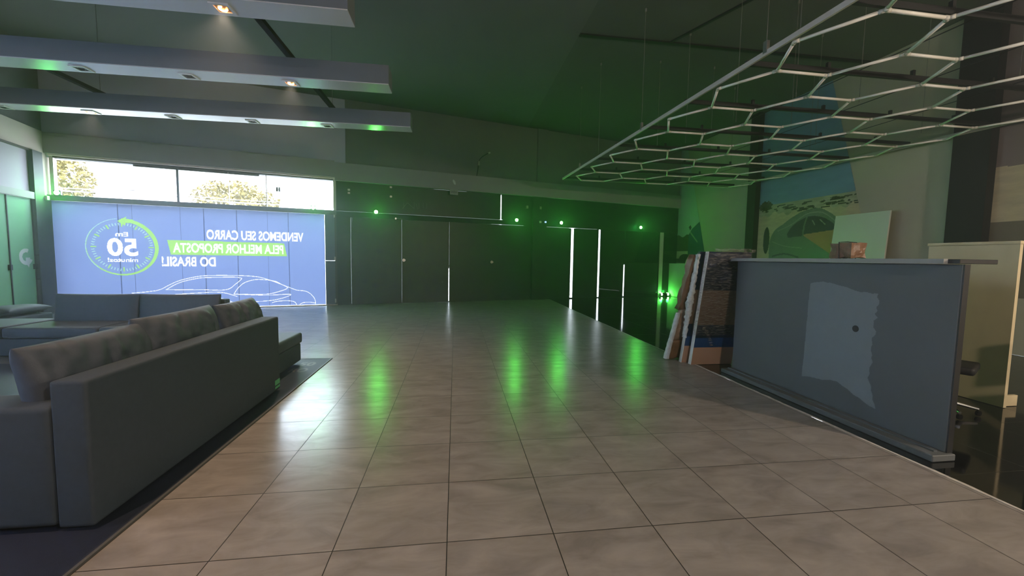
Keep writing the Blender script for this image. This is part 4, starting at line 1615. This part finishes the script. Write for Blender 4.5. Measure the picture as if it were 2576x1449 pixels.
s2 = thing('sofa', 'charcoal sofa across the far side of the lounge, in front of the blue banner', 'sofa', (-5.1, 7.3, 0.0))
obj('back_panel', rbox(-6.38, -3.92, 7.55, 7.72, 0.05, 0.78, 0.03), M_fabric, s2, True)
obj('seat_base', rbox(-7.9, -3.95, 6.65, 7.54, 0.05, 0.30, 0.02), M_fabric, s2, True)
for a, b in ((-6.38, -5.17), (-5.16, -3.96)):
    obj('seat_cushion', rbox(a, b, 6.62, 7.34, 0.305, 0.46, 0.05, 4), M_fabric_c, s2, True)
    obj('back_cushion', cushion((a + b) / 2, 7.45, 0.60, 1.24, 0.56, 0.22, rx=math.radians(83), seed=a, wr=0.012, nseg=26), M_fabric_c, s2, True)
obj('chaise_cushion', rbox(-7.9, -6.40, 6.62, 7.52, 0.305, 0.475, 0.05, 4), M_fabric_c, s2, True)
for x in (-7.8, -4.05):
    for y in (6.75, 7.45):
        bm = new_bm()
        add_disc(bm, (x, y, 0.0), (0, 0, 1), 0.03, 0.05, 12)
        obj('foot', bm, M_black, s2)

a1 = thing('armchair', 'low dark armchair at the far left in front of the green-lit glass doors', 'armchair', (-8.3, 8.6, 0))
obj('seat_base', rbox(-8.75, -7.75, 8.2, 9.0, 0.06, 0.38, 0.04), M_fabric, a1, True)
obj('seat_cushion', cushion(-8.2, 8.6, 0.45, 0.9, 0.78, 0.2, ry=math.radians(-5), seed=4, wr=0.01), M_fabric_c, a1, True)
obj('backrest', rbox(-8.85, -8.66, 8.2, 9.0, 0.2, 0.72, 0.05), M_fabric, a1, True)
for x in (-8.7, -7.85):
    for y in (8.28, 8.92):
        bm = new_bm()
        add_disc(bm, (x, y, 0.0), (0, 0, 1), 0.025, 0.07, 12)
        obj('foot', bm, M_black, a1)

# thin haze filling the hall, added in place of lens flare
hz = bpy.data.materials.new('haze for lens flare')
hz.use_nodes = True
nt = hz.node_tree
nt.nodes.remove(nt.nodes['Principled BSDF'])
vsn = nt.nodes.new('ShaderNodeVolumeScatter')
vsn.inputs['Color'].default_value = (0.80, 0.90, 1.0, 1)
vsn.inputs['Density'].default_value = HAZE
vsn.inputs['Anisotropy'].default_value = 0.6
nt.links.new(vsn.outputs[0], nt.nodes['Material Output'].inputs['Volume'])
bm = new_bm()
lo = [LW(0.02, 0.01, -0.004), LW(15.6, 0.01, -0.004), W(9.75, -3.8, -0.004), FA(13.9, 0.02, -0.004)]
hi = [p + Vector((0, 0, ZC - 0.01)) for p in lo]
va = [bm.verts.new(p) for p in lo]
vb = [bm.verts.new(p) for p in hi]
bm.faces.new(va[::-1])
bm.faces.new(vb)
for i in range(4):
    j = (i + 1) % 4
    bm.faces.new((va[i], va[j], vb[j], vb[i]))
o = obj('flare_haze', bm, hz)
o['kind'] = 'stuff'
tag(o, 'faint haze added to stand in for lens flare, brightest near the clerestory and lamps', 'haze')

# ================================================================== OUTSIDE
bm = new_bm()
add_box(bm, -90, 90, -90, -0.16, -0.2, -0.05, FA)
add_box(bm, -60, -6.8, -0.16, 60, -0.2, -0.05, FA)
o = struct('ground', bm, M_street)
o['label'] = 'pale street and pavement outside'


def house(u0, u1, w0, depth, h, wins, label):
    t = thing('house', label, 'building', FA((u0 + u1) / 2, w0 - depth / 2, -0.05), 'houses across the street')
    bm = new_bm()
    add_box(bm, u0, u1, w0 - depth, w0, -0.05, h, FA)
    obj('wall', bm, M_house, t)
    bm = new_bm()
    add_box(bm, u0 - 0.3, u1 + 0.3, w0 - depth - 0.3, w0 + 0.3, h, h + 0.25, FA)
    obj('roof', bm, M_pole, t)
    for u, z, ww, hh in wins:
        bm = new_bm()
        add_box(bm, u - ww / 2 - 0.08, u + ww / 2 + 0.08, w0, w0 + 0.06, z - hh / 2 - 0.08, z + hh / 2 + 0.08, FA)
        f = obj('window', bm, M_house, t)
        bm = new_bm()
        add_box(bm, u - ww / 2, u - 0.04, w0 + 0.06, w0 + 0.07, z - hh / 2, z + hh / 2, FA)
        add_box(bm, u + 0.04, u + ww / 2, w0 + 0.06, w0 + 0.07, z - hh / 2, z + hh / 2, FA)
        obj('pane', bm, M_housewin, f)
    return t


def ou(u, w_): return 0.14 + (u - 0.14) * (13.9 - w_) / 13.9       # where a line of sight through the glass lands outside
def oz(z, w_): return EYE + (z - EYE) * (13.9 - w_) / 13.9


w_ = -25
house(ou(-6.6, w_), ou(-3.2, w_), w_, 8, 10.5, [(ou(-4.95, w_), oz(3.42, w_), 0.7, 0.6), (ou(-5.35, w_), oz(3.62, w_), 0.5, 0.7), (ou(-5.4, w_), oz(3.2, w_), 0.5, 0.6), (ou(-4.35, w_), oz(3.63, w_), 0.5, 0.7), (ou(-4.35, w_), oz(3.28, w_), 0.5, 0.7)], 'white rendered house with small windows seen through the left part of the clerestory')
house(ou(-2.6, -36), ou(0.9, -36), -36, 8, 13, [(ou(-0.5, -36), oz(3.2, -36), 0.7, 0.9), (ou(-0.1, -36), oz(3.2, -36), 0.5, 0.9)], 'white house behind the tree at the right part of the clerestory')


def tree(u, w0, z, su, sw, sz, n, seed, label):
    rs_ = random.Random(seed)
    t = thing('tree', label, 'tree', FA(u, w0, -0.05), 'trees across the street')
    bm = new_bm()
    for _ in range(n):
        while True:
            p = Vector((rs_.uniform(-1, 1), rs_.uniform(-1, 1), rs_.uniform(-1, 1)))
            if 0.35 < p.length < 1 and noise.noise(p * 2.2 + Vector((seed, 0, 0))) > -0.22:
                break
        c = FA(u + p.x * su, w0 + p.y * sw, z + p.z * sz)
        a = Vector((rs_.uniform(-1, 1), rs_.uniform(-1, 1), rs_.uniform(-1, 1))).normalized() * rs_.uniform(0.08, 0.16)
        b = Vector((rs_.uniform(-1, 1), rs_.uniform(-1, 1), rs_.uniform(-1, 1))).normalized() * 0.09
        bm.faces.new([bm.verts.new(c - a), bm.verts.new(c + b), bm.verts.new(c + a), bm.verts.new(c - b)])
    obj('crown', bm, M_leaf, t, recalc=False)
    bm = new_bm()
    add_tube(bm, [FA(u, w0, -0.05), FA(u + 0.1, w0, z * 0.5), FA(u, w0, z)], [0.22, 0.16, 0.08], 10)
    obj('trunk', bm, M_bark, t)


tree(ou(-6.35, -18), -18, oz(3.3, -18), 1.7, 1.6, 1.9, 2600, 3, 'yellowish leafy tree at the left end of the clerestory view')
tree(ou(-2.55, -15), -15, oz(3.05, -15), 2.3, 1.8, 1.25, 3000, 8, 'broad yellowish leafy tree in the middle of the clerestory view')
w_ = -12
pl = thing('utility_pole', 'pinkish utility pole with crossarms seen through the left part of the clerestory', 'pole', FA(ou(-4.7, w_), w_, -0.05))
bm = new_bm()
add_tube(bm, [FA(ou(-4.7, w_), w_, -0.05), FA(ou(-4.72, w_), w_, oz(3.55, w_))], [0.14, 0.07], 10)
obj('post', bm, M_pole, pl)
for z in (3.3, 3.2, 3.1):
    bm = new_bm()
    add_box(bm, ou(-4.7, w_) - 0.7, ou(-4.7, w_) + 0.4, w_ - 0.05, w_ + 0.05, oz(z, w_), oz(z, w_) + 0.09, FA)
    obj('crossarm', bm, M_pole, pl)
for k, (za, zb, sag) in enumerate(((3.26, 3.16, 0.10), (3.16, 3.05, 0.06), (3.22, 3.12, 0.14))):
    bm = new_bm()
    pts = [FA(ou(-8.5 + i * 0.4, w_), w_, oz(za + (zb - za) * i / 24 - sag * (1 - ((i % 10) / 5 - 1) ** 2), w_)) for i in range(25)]
    add_tube(bm, pts, 0.022, 5)
    tag(obj('power_line', bm, M_sill), ('uppermost', 'lowest', 'most sagging')[k] + ' dark power line crossing the clerestory view', 'cable', 'power lines')
